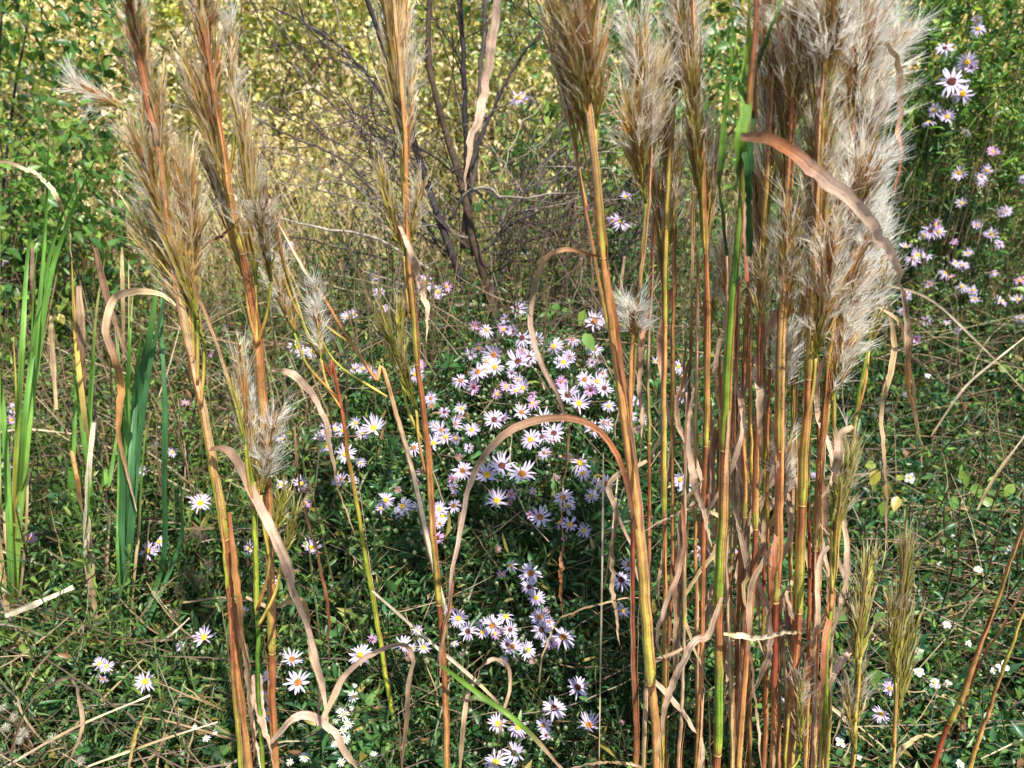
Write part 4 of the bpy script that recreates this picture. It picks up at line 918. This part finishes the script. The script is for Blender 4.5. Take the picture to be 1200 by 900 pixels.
cattail('blue green cattail with broad leaves left of the bluestem pair', (147, 700), 1.30,
        [([(146, 660), (150, 590), (160, 480), (176, 390), (188, 300)], 15, ['blue', 'blue', 'blue', 'cat']), ([(150, 650), (154, 560), (160, 450), (166, 390)], 11, ['blue', 'blue', 'cat']),
         ([(142, 640), (143, 560), (140, 450), (138, 390)], 10, ['blue', 'blue', 'cat']), ([(152, 640), (163, 520), (178, 420), (205, 300)], 10, ['blue', 'blue', 'blue']),
         ([(190, 660), (192, 560), (193, 470), (190, 400), (189, 320)], 9, ['blue', 'blue', 'blue']), ([(146, 650), (148, 500), (152, 400), (156, 345)], 9, ['blue', 'cat', 'cat']), ([(210, 640), (213, 590), (212, 555)], 7, ['blue', 'cat'])])
cattail('small cattail shoot with two short leaves among the dead reeds', (104, 600), 1.55,
        [([(104, 560), (98, 520), (92, 470), (84, 430)], 10, ['cat', 'cat', 'cat']), ([(106, 560), (98, 480), (88, 390), (84, 305)], 8, ['straw', 'yellow', 'yellow'])])
loose('curled brown cattail leaf looping over left of the bluestem pair', [(206, 358), (190, 346), (160, 342), (135, 352), (122, 385), (132, 420), (141, 455), (138, 500), (146, 550), (156, 600)], 1.25, 10, ['straw', 'tan', 'tan', 'brown', 'orange', 'orange', 'brown', 'tan'])
for i, (lab, pts, w, keys) in enumerate([
    ('upright pale dead reed, lightest of the group by the cattails', [(110, 495), (104, 560), (100, 650)], 8, ['pale', 'pale', 'pale']),
    ('thick tan dead reed stump standing below the pale reed', [(100, 600), (106, 680), (114, 770)], 13, ['pale', 'tan', 'tan']),
    ('brown dead reed standing behind the small cattail shoot', [(92, 335), (95, 410), (97, 500)], 11, ['tan', 'brown', 'tan']),
    ('grey dead reed standing left of the brown reed', [(60, 370), (62, 420), (66, 480)], 7, ['straw', 'tan', 'straw']),
    ('dark brown dead reed leaning right above the blue green cattail', [(112, 290), (126, 350), (146, 410)], 8, ['brown', 'brown', 'brown']),
    ('thin grey dead reed at the upper left behind the cattails', [(143, 290), (144, 350), (146, 420)], 5, ['straw', 'tan']),
    ('dark brown dead reed at the left edge behind the light green cattail', [(38, 290), (39, 340), (40, 380)], 6, ['brown', 'brown']),
    ('tan dead reed leaning by the right of the pale reed', [(128, 600), (124, 660), (122, 740)], 6, ['straw', 'tan', 'tan']),
    ('orange dry stub beside the pale reed', [(84, 528), (90, 560), (96, 600)], 6, ['orange', 'orange', 'tan']),
    ('rusty dead reed at the left edge below the light green cattail', [(5, 600), (12, 660), (20, 740)], 8, ['tan', 'rust', 'brown'])]):
    loose(lab, pts, 1.5 + .04 * (i % 4) - .2 * (pts[-1][1] > 640), w, keys, 'dead_reed', 'dead reed', group='dead reeds by the cattails', tw=.15, tip=.8)

# ------------------------------------------------------------------ bare shrub
def shrub_branch(ctrl, r0, r1, Y, dY, mb, colr, n=26, twigs=0, tl=(.10, .30)):
    k = len(ctrl); c = spline([P(a[0], a[1], Y + dY * i / max(k - 1, 1)) for i, a in enumerate(ctrl)], n)
    c = c + np.cumsum(rng.normal(0, .0016, (n, 3)), 0)
    tube(mb, c, np.linspace(r0, r1, n) * (1 + .06 * rng.normal(size=n)), colr * rng.uniform(.8, 1.2, (n, 1)), 8)
    for _ in range(twigs):
        i = int(rng.integers(3, n - 2)); tg = nrm(c[i + 1] - c[i - 1]); L = rng.uniform(*tl)
        d = nrm(tg * .7 + rng.normal(0, .6, 3) + np.array([0, 0, .25]))
        q = c[i] + np.cumsum(np.concatenate([[np.zeros(3)], (d + rng.normal(0, .22, (7, 3)) + np.array([0, 0, .03])) * L / 7]), 0)
        tube(mb, q, np.linspace(max(min(r1 * .8, .0022), .0014), .0008, 8), colr * rng.uniform(.7, 1.5), 5)
        for _ in range(2):
            j = int(rng.integers(2, 7)); d2 = nrm(d + rng.normal(0, .7, 3)); L2 = L * rng.uniform(.25, .6)
            tube(mb, q[j] + d2[None] * np.linspace(0, L2, 4)[:, None] + np.cumsum(rng.normal(0, .006, (4, 3)), 0), np.linspace(.0014, .0006, 4), colr * rng.uniform(.7, 1.5), 4)
    return c
GREYB = np.array([.085, .065, .055]); DARKB = np.array([.035, .028, .028]); LIGHTB = np.array([.30, .25, .20]); BROWNB = np.array([.13, .085, .06])
Ys = 2.05; b = P(578, 380, Ys); base = np.array([b[0] + .04, Ys, float(ground_z(0, Ys))])
t = thing('bare_shrub', 'leafless grey brown shrub with forking trunk and thin twigs behind the central asters', 'shrub', base)
def br(name, ctrl, r0, r1, dY, colr, tw, label=None):
    mb = MB(); shrub_branch(ctrl, r0, r1, Ys, dY, mb, colr, twigs=tw); o = mb.build(name, M_BARK, t)
    if label: o['label'] = label
gz = float(ground_z(0, Ys)); py_g = 560
br('trunk', [(600, 560), (588, 440), (577, 370), (555, 290), (537, 210), (515, 140), (497, 70), (500, -40)], .017, .005, 0, BROWNB * .6, 9)
br('branch', [(540, 330), (520, 270), (497, 200), (480, 140), (455, 70), (430, 0), (415, -50)], .010, .005, -.12, DARKB * 1.6, 6, 'dark branch crossing behind the centre left plume')
br('branch', [(556, 300), (548, 210), (546, 100), (540, 0), (538, -50)], .008, .005, .05, DARKB, 6)
br('branch', [(543, 290), (556, 190), (562, 90), (566, -40)], .008, .004, .1, GREYB, 5)
br('branch', [(526, 255), (545, 222), (570, 216), (585, 228), (650, 218)], .005, .002, -.15, LIGHTB * .8, 2, 'pale crooked side branch')
br('branch', [(560, 300), (600, 262), (640, 240), (700, 170)], .004, .002, .0, DARKB * 1.5, 4)
br('branch', [(528, 300), (470, 260), (400, 190), (330, 160), (290, 140)], .005, .002, .1, GREYB, 6)
br('branch', [(510, 320), (440, 285), (380, 272), (318, 262)], .005, .002, -.1, LIGHTB, 2, 'pale bleached low branch')
br('branch', [(468, 140), (420, 80), (370, 40), (320, 15)], .004, .002, .1, DARKB * 1.4, 6)
br('branch', [(500, 200), (450, 120), (400, 70), (385, -30)], .004, .0015, .2, LIGHTB * .7, 4)
br('branch', [(548, 200), (590, 100), (640, 30), (660, -30)], .005, .002, .1, DARKB * 1.5, 6)
br('branch', [(545, 330), (600, 290), (650, 270), (720, 240)], .004, .0015, .15, GREYB, 6)
br('branch', [(520, 300), (450, 190), (350, 90), (300, 20)], .004, .0015, .3, GREYB, 6)
br('branch', [(572, 360), (620, 250), (660, 140), (720, 60)], .004, .0015, .3, DARKB * 1.8, 7)
br('branch', [(575, 360), (520, 350), (470, 330), (430, 320)], .006, .002, -.1, LIGHTB * .8, 2)
for _ in range(9):
    x0, y0 = rng.uniform(520, 575), rng.uniform(230, 350); sg = rng.choice([-1, -1, 1]); ln_ = rng.uniform(90, 260); up_ = rng.uniform(40, 230)
    br('branch', [(x0, y0), (x0 + sg * ln_ * .35, y0 - up_ * .45), (x0 + sg * ln_ * .7, y0 - up_ * .8), (x0 + sg * ln_, y0 - up_)], .0032, .0011, rng.normal(0, .2), random.choice([DARKB * 1.6, GREYB, BROWNB, LIGHTB * .7]), 8)
t2b = P(640, 330, 1.95)
t2 = thing('twiggy_bush', 'low dark tangle of fine leafless twigs to the right of the bare shrub trunk', 'bush', (t2b[0], 1.95, float(ground_z(0, 1.95))))
for k in range(22):
    mb = MB(); x = rng.uniform(560, 790); x2 = x + rng.normal(0, 70)
    Yk = 1.85 + rng.uniform(0, .5)
    shrub_branch([(630 + (x - 640) * .5, 470), (x * .7 + 192, 370), (x, 290), (x2, rng.uniform(130, 230))], .004, .0012, Yk, rng.normal(0, .1), mb, random.choice([DARKB * 1.3, GREYB, BROWNB]), twigs=6, tl=(.06, .2))
    mb.build('branch', M_TWIG, t2)

# leafy shrubs: left front, and the sunlit yellow thicket behind
def crown_leaves(mb, ctr, rad, n, L, cols, wid=.5, clump=26):
    k = max(6, n // clump); d = rdir(k); rr = rng.uniform(.25, 1, k) ** .55
    cc = ctr + d * rr[:, None] * rad
    i = rng.integers(0, k, n); p = cc[i] + rng.normal(0, .07, (n, 3)) * np.array([1, 1, .8])
    ccol = cols[rng.integers(0, len(cols), k)]
    c = (ccol[i] * .6 + cols[rng.integers(0, len(cols), n)] * .4) * rng.uniform(.65, 1.35, (n, 1))
    nn = nrm(np.array([.1, -.35, .8])[None] + rng.normal(0, .5, (n, 3)))
    dd = rdir(n) + np.array([0, 0, -.25]); ll = rng.uniform(.6, 1.25, n) * L
    leaves(mb, p, dd, nn, ll, ll * wid, c, curl=.2, fold=.2, ovate=True)
    return cc
def leafy_shrub(name, label, cat, x, Y, h, rad, n, L, cols, group, wid=.5, zc=None, nb=7, bark=DARKB * 1.6, full=True):
    base = np.array([x, Y, float(ground_z(x, Y))])
    t = thing(name, label, cat, base, group)
    ctr = base + np.array([0, 0, h * .5 if zc is None else zc]); lm, bm = MB(), MB()
    cc = crown_leaves(lm, ctr, np.array(rad), n, L, cols, wid)
    for k in range(nb):
        e = cc[int(rng.integers(0, len(cc)))]
        q = spline([base + rng.normal(0, .04, 3) * np.array([1, 1, 0]), (base * .6 + e * .4) + np.array([0, 0, .12 * h]), e], 12)
        q = q + np.cumsum(rng.normal(0, .003, q.shape), 0)
        tube(bm, q, np.linspace(.008, .002, 12), bark * rng.uniform(.7, 1.4), 6)
        for _ in range(6):
            j = int(rng.integers(4, 11)); dd = nrm(rng.normal(0, .8, 3) + np.array([0, 0, .5])); LL = rng.uniform(.15, .4)
            tube(bm, q[j] + dd[None] * np.linspace(0, LL, 6)[:, None] + np.cumsum(rng.normal(0, .008, (6, 3)), 0), np.linspace(.0026, .0009, 6), bark * rng.uniform(.7, 1.6), 5)
    lm.build('foliage', M_LEAF, t); bm.build('branches', M_BARK, t)
    return t
GREEN_S = np.array([(.05, .13, .03), (.08, .19, .035), (.13, .24, .04), (.04, .10, .03), (.20, .27, .05)])
leafy_shrub('leafy_shrub', 'green leafy shrub with dark twigs at the upper left, behind the leftmost plume', 'shrub', -1.62, 2.5, 1.7, (.62, .35, .8), 4600, .04, GREEN_S, 'leafy shrubs behind', zc=.95, nb=14)
leafy_shrub('leafy_shrub', 'small green leafy shrub low at the left edge behind the cattails', 'shrub', -1.75, 2.15, .9, (.4, .3, .4), 1500, .04, GREEN_S, 'leafy shrubs behind', zc=.45, nb=10)
leafy_shrub('leafy_shrub', 'green shrub filling the gap behind the lilac aster right of the bare trunk', 'shrub', .26, 2.75, 1.4, (.42, .3, .7), 2000, .036, GREEN_S, 'leafy shrubs behind', zc=.8, nb=8)
leafy_shrub('leafy_shrub', 'dark green shrub behind the right hand bluestem clump', 'shrub', .75, 2.9, 1.5, (.55, .3, .75), 2200, .045, GREEN_S, 'leafy shrubs behind', zc=.8, nb=8)
leafy_shrub('leafy_shrub', 'dense green shrub at the upper right behind the tall aster', 'shrub', 1.75, 3.0, 1.9, (.75, .3, 1.0), 4600, .042, GREEN_S, 'leafy shrubs behind', zc=.95, nb=8)
TH = [(-2.9, 3.7, 'yellow green bush at the far left of the sunlit thicket'), (-2.0, 4.1, 'yellow green bush behind the upper left leafy shrub'), (-1.2, 3.7, 'yellow leaved bush behind the left bluestem pair'),
      (-.45, 4.0, 'bright yellow bush between the left bluestem pair and the bare shrub'), (.25, 3.8, 'bright yellow bush straight behind the bare shrub'), (.95, 4.1, 'yellow green bush behind the thick orange stem plume'),
      (1.7, 3.9, 'yellow green bush behind the right hand plumes'), (2.6, 4.1, 'green yellow bush at the far right of the thicket'), (3.6, 4.3, 'green bush beyond the right edge of the thicket'), (-3.8, 4.3, 'green bush beyond the left edge of the thicket')]
for i, (x, Y, lab) in enumerate(TH):
    leafy_shrub('yellow_bush', lab, 'bush', x, Y, 2.3, (.8, .5, 1.15), 12000, .032, (YELLOW * np.array([[.88, .82, .95], [.80, .86, .9], [.95, .86, 1.0], [.70, .80, .9]])[i % 4])[[[0, 1, 2, 4, 5, 6, 7], [0, 2, 3, 3, 5, 7], [0, 1, 4, 6, 6, 7, 3], [1, 2, 3, 5, 5, 4, 7]][i % 4]] if abs(x) < 2.2 else np.concatenate([YELLOW[:4], GREEN_S[1:4]]), 'bushes of the sunlit thicket', wid=.55, zc=1.0, nb=14, bark=BROWNB)
# tall straw grass in front of the thicket
g = MB(); n = 2600
x = rng.uniform(-3.2, 2.6, n); y = rng.uniform(2.7, 3.6, n); h = rng.uniform(.25, 1.0, n)
root = np.stack([x, y, ground_z(x, y)], -1); m = 6; tt = np.linspace(0, 1, m)[None, :, None]
bend = np.stack([rng.normal(0, .32, n), rng.normal(0, .1, n), h], -1)
pts = root[:, None] + bend[:, None] * np.concatenate([tt ** 1.6, tt ** 1.6, tt], 2)
cs = np.array([(.58, .47, .24), (.44, .41, .14), (.64, .54, .33), (.26, .30, .08), (.36, .25, .14)])
c = cs[rng.integers(0, 5, n)] * rng.uniform(.7, 1.3, (n, 1))
ribbons(g, pts, np.array([.7, 1, 1, .85, .55, .1])[None] * rng.uniform(.003, .007, (n, 1)), np.repeat(c[:, None], m, 1), nrm(np.array([0, -1, .2])[None] + rng.normal(0, .4, (n, 3))), fold=.2)
o = g.build('tall_grass', M_BLADE); tag(o, 'tall yellowing grass standing in front of the sunlit thicket', 'tall grass', kind='stuff')
# far wood closing the view
g = MB()
for k in range(30):
    x = -15 + k + rng.normal(0, .3)
    crown_leaves(g, np.array([x, 8 + rng.uniform(-.8, 1.5), 2.0]), np.array([1.2, .9, 2.4]), 4500, .12, np.concatenate([YELLOW, GREEN_S[2:]]), .6)
o = g.build('far_wood', M_LEAF); tag(o, 'yellow green wood edge far behind the thicket', 'wood', kind='stuff')

# ------------------------------------------------------------------ small extra plants
g = MB()
for k in range(18):
    crown_leaves(g, np.array([-6 + k * .7 + rng.normal(0, .15), 5.9 + rng.uniform(-.3, .4), 1.35]), np.array([.75, .4, 1.5]), 3200, .06, YELLOW, .6)
o = g.build('far_thicket', M_LEAF); tag(o, 'solid sunlit yellow green scrub closing the back of the thicket', 'scrub', kind='stuff')
# white beggarticks, white small asters, gone-to-seed heads, broad leaved weeds
def small_white(label, spots, Y0, dia, npet, name, cat, group, disc='y', leafc=GREEN_R, wid=.30):
    px, py = np.mean([s[0] for s in spots]), np.mean([s[1] for s in spots])
    Yb = float(D(px, py)) + .05; b = P(px, py, Yb); base = np.array([b[0], Yb, float(ground_z(b[0], Yb))])
    t = thing(name, label, cat, base, group); sm, lm = MB(), MB()
    for s in spots:
        Y = float(D(s[0], s[1])) - .03; p = P(s[0], s[1], Y); toc = nrm(CAMP - p); n = nrm(toc * .7 + np.array([0, 0, .6]) + rng.normal(0, .3, 3))
        sc = s[2] * mpp(Y); a, bb, nn = basis(n, rng.uniform(0, 6))
        mb = MB(); k = npet + int(rng.integers(-1, 2)); th = np.arange(k) * 6.283 / k + rng.normal(0, .12, k)
        d = a[None] * np.cos(th)[:, None] + bb[None] * np.sin(th)[:, None]
        tt_ = np.linspace(0, 1, 6); nv = nrm(n[None] + rng.normal(0, .2, (k, 3)))
        pts = p + d[:, None] * (sc * (.06 + .44 * tt_[None] * rng.uniform(.75, 1.1, (k, 1))))[..., None] - nv[:, None] * (sc * .16 * rng.uniform(-.3, 1.3, (k, 1)) * tt_[None] ** 2)[..., None]
        ribbons(mb, pts, sc * wid * np.array([.35, .75, 1, 1, .8, .25])[None] * rng.uniform(.8, 1.1, (k, 1)), np.full((k, 6, 3), .74) * np.array([1, .99, .96]), nv, fold=.25)
        o = mb.build('flower_head', M_PETAL, t)
        db = MB(); z = np.linspace(-.8, 1, 6); tube(db, p + n[None] * (z * sc * .10)[:, None], sc * .13 * np.sqrt(np.maximum(1 - z ** 2, .05)), np.array(DISC[disc][1]), 9)
        db.build('disc', M_DISC, o)
        tube(sm, spline([p - n * sc * .1, p + np.array([rng.normal(0, .01), .03, -.06]), p + np.array([rng.normal(0, .02), .06, -.15]), base + np.array([0, 0, -.006])], 12), .0009, np.array([.07, .11, .03]), 5)
        q = p + np.stack([rng.normal(0, .03, 5), rng.uniform(.01, .08, 5), rng.uniform(-.12, -.03, 5)], -1)
        sprigs(lm, lm, q, updirs(5, .4), 6, .035, .42, .05, leafc, ovate=True)
    sm.build('stem', M_TWIG, t); lm.build('foliage', M_LEAF, t)
small_white('white beggarticks with the cluster of four petalled flowers right of the small olive plumes', [(1077, 787, 15), (1095, 800, 18), (1110, 801, 13), (1077, 763, 12), (1066, 782, 8)], 1, 1, 5, 'beggarticks_plant', 'beggarticks', 'white beggarticks', wid=.38)
small_white('white beggarticks between the leaning bare stems at the lower right', [(1175, 782, 18), (1164, 786, 10), (1135, 754, 10), (1125, 895, 13)], 1, 1, 5, 'beggarticks_plant', 'beggarticks', 'white beggarticks', wid=.38)
small_white('white beggarticks with small scattered flowers at the right above the leaning stems', [(1180, 643, 14), (1147, 667, 13), (1110, 732, 12), (1172, 700, 9), (1108, 645, 7), (1116, 628, 7), (1100, 660, 7)], 1, 1, 5, 'beggarticks_plant', 'beggarticks', 'white beggarticks', wid=.38)
small_white('white beggarticks with one flower hidden under the low olive plumes', [(985, 870, 15), (915, 820, 12), (1007, 888, 9)], 1, 1, 5, 'beggarticks_plant', 'beggarticks', 'white beggarticks', wid=.38)
small_white('white beggarticks with one open flower at the dark bank right of the clump', [(1066, 560, 15), (1087, 440, 8), (975, 700, 8), (972, 708, 7)], 1, 1, 5, 'beggarticks_plant', 'beggarticks', 'white beggarticks', wid=.38)
small_white('small white aster dense with little flowers at the foot of the left bluestem pair', [(414, 816, 18), (403, 837, 18), (408, 848, 17), (402, 856, 14), (405, 866, 16), (438, 883, 12), (400, 893, 14), (397, 832, 12), (393, 845, 10), (357, 887, 16), (340, 893, 12), (523, 888, 11), (412, 830, 9), (392, 872, 12), (416, 803, 9)],
            1, 1, 13, 'small_aster', 'small aster', None, 'y', GREEN_A, .09)
small_white('small pale flowered weed low between the two left corner straws', [(242, 865, 12), (228, 852, 8), (252, 858, 8)], 1, 1, 12, 'small_aster', 'small aster', None, 'y', GREEN_A, .1)

def seedy(label, spots, colr, name, cat, tuft):
    px, py = np.mean([s[0] for s in spots]), np.mean([s[1] for s in spots])
    Yb = float(D(px, py)) + .04; b = P(px, py, Yb); base = np.array([b[0], Yb, float(ground_z(b[0], Yb))])
    t = thing(name, label, cat, base); sm = MB()
    for s in spots:
        Y = float(D(s[0], s[1])) - .03; p = P(s[0], s[1], Y); sc = s[2] * mpp(Y) * .5; n = tuft
        d = nrm(rdir(n) + np.array([0, -.2, .4])); hs = np.array([0, .5, 1.0])
        hp = p[None, None] + d[:, None] * (sc * rng.uniform(.6, 1.05, (n, 1)) * hs)[..., None] + rng.normal(0, sc * .06, (n, 1, 3))
        hb = MB(); ribbons(hb, hp, np.array([1, .8, .5])[None] * np.full((n, 1), .0006), np.repeat((np.array(colr)[None] * rng.uniform(.8, 1.2, (n, 1)))[:, None], 3, 1), rdir(n))
        hb.build('seed_head', M_HAIR, t)
        tube(sm, spline([p, p + np.array([rng.normal(0, .01), .03, -.07]), p + np.array([rng.normal(0, .02), .06, -.2]), base + np.array([0, 0, -.006])], 12), .001, np.array([.16, .10, .05]), 5)
    sm.build('stem', M_TWIG, t)
seedy('weed gone to round white fluffy seed heads at the bottom left corner', [(27, 860, 20), (62, 866, 17), (3, 830, 16), (7, 853, 16), (17, 840, 15), (95, 892, 15), (22, 868, 14)], (.75, .70, .58), 'seeding_weed', 'seeding weed', 130)
seedy('dry grey brown flower cluster of a dead weed right of the cattail foot', [(222, 672, 26), (236, 680, 24), (210, 690, 20), (245, 662, 20), (205, 720, 18), (228, 625, 22), (215, 632, 18), (240, 630, 18)], (.30, .24, .17), 'dead_weed', 'dead weed', 110)
seedy('grey dry seed tufts of a dead weed on the dark bank right of the clump', [(1042, 482, 14), (1030, 470, 14), (1025, 486, 12)], (.40, .36, .30), 'dead_weed', 'dead weed', 90)
seedy('dry pale seed tuft left of the leftmost plume at the top', [(122, 158, 24), (132, 153, 22), (112, 160, 18)], (.55, .47, .36), 'dead_weed', 'dead weed', 140)

def broad(label, spots, cols, name='broadleaf_weed', cat='weed', group='broad leaved weeds'):
    px, py = np.mean([s[0] for s in spots]), np.mean([s[1] for s in spots])
    Yb = float(D(px, py)); b = P(px, py, Yb); base = np.array([b[0], Yb, float(ground_z(b[0], Yb))])
    t = thing(name, label, cat, base, group); sm = MB()
    for s in spots:
        Y = float(D(s[0], s[1])) - .05; p = P(s[0], s[1], Y); toc = nrm(CAMP - p); L = s[2] * mpp(Y)
        d = nrm(np.array([rng.normal(0, .6), -.3, -.5 + rng.normal(0, .4)])); nn = nrm(toc + rng.normal(0, .3, 3) + np.array([0, 0, .4]))
        mb = MB(); c = np.array(cols[int(rng.integers(0, len(cols)))]) * rng.uniform(.85, 1.2)
        m = 9; tt = np.linspace(0, 1, m); pts = p[None] + d[None] * ((tt - .5) * L)[:, None] - nn[None] * (.15 * L * tt ** 2)[:, None]
        w = L * .62 * np.array([.08, .55, .9, 1, .95, .8, .58, .32, .03])
        ribbons(mb, pts[None], w[None], np.repeat(c[None, None], m, 1), nn[None], fold=.18)
        mb.build('leaf', M_LEAF, t)
        tube(sm, spline([pts[0], p + np.array([0, .03, -.05]), p + np.array([rng.normal(0, .02), .05, -.12]), base + np.array([0, 0, -.006])], 10), .0011, np.array([.08, .12, .03]), 5)
    sm.build('stem', M_TWIG, t)
LG = [(.14, .26, .05), (.20, .30, .05), (.10, .20, .04)]
broad('pale green broad leaved weed in the gap left of the low olive plumes', [(983, 720, 28), (990, 690, 24), (1030, 725, 22), (958, 820, 28), (945, 845, 24), (1025, 795, 24)], LG)
broad('yellowing broad leaved vine on the dark bank right of the clump', [(1025, 560, 22), (1040, 575, 20), (1050, 590, 20), (1035, 598, 22), (1020, 545, 18), (1055, 560, 16)], [(.28, .33, .05), (.18, .28, .05), (.40, .34, .06)])
broad('light green vine leaves at the right edge below the pale straws', [(1130, 560, 20), (1145, 575, 22), (1160, 590, 20), (1118, 590, 18), (1182, 575, 20), (1196, 440, 16), (1178, 432, 16)], LG)
broad('green broad leaves in a clump behind the bluestem right of the shrub trunk', [(670, 355, 16), (682, 372, 18), (690, 400, 22), (720, 345, 16), (665, 365, 14), (650, 362, 14), (718, 330, 16)], LG)
broad('yellow leaved sprig between the dead reeds and the bluestem pair', [(155, 302, 16), (172, 318, 12), (168, 355, 12), (66, 362, 14), (72, 374, 14), (150, 285, 12)], [(.42, .36, .05), (.30, .32, .06)])

# ------------------------------------------------------------------ light
w = bpy.data.worlds.new('World'); scene.world = w; w.use_nodes = True
N = w.node_tree.nodes; L = w.node_tree.links; bg = N['Background']
sky = N.new('ShaderNodeTexSky'); sky.sky_type = 'NISHITA'; sky.sun_disc = False
EL, AZ = math.radians(56), math.radians(154)      # azimuth clockwise from +Y
sky.sun_elevation = EL; sky.sun_rotation = AZ
L.new(sky.outputs[0], bg.inputs['Color']); bg.inputs['Strength'].default_value = .12
sl = bpy.data.lights.new('sun', 'SUN'); sl.energy = 4.9; sl.angle = math.radians(.5); sl.color = (1, .95, .86)
so = bpy.data.objects.new('sun', sl); COL.objects.link(so)
dirv = Vector((math.sin(AZ) * math.cos(EL), math.cos(AZ) * math.cos(EL), math.sin(EL)))
so.rotation_euler = dirv.to_track_quat('Z', 'Y').to_euler()
so.location = (2, -2, 4)

vs = scene.view_settings
vs.view_transform = 'Standard'; vs.look = 'None'; vs.exposure = 0.92; vs.gamma = 1; vs.use_curve_mapping = False
scene.cycles.max_bounces = 6; scene.cycles.transparent_max_bounces = 4
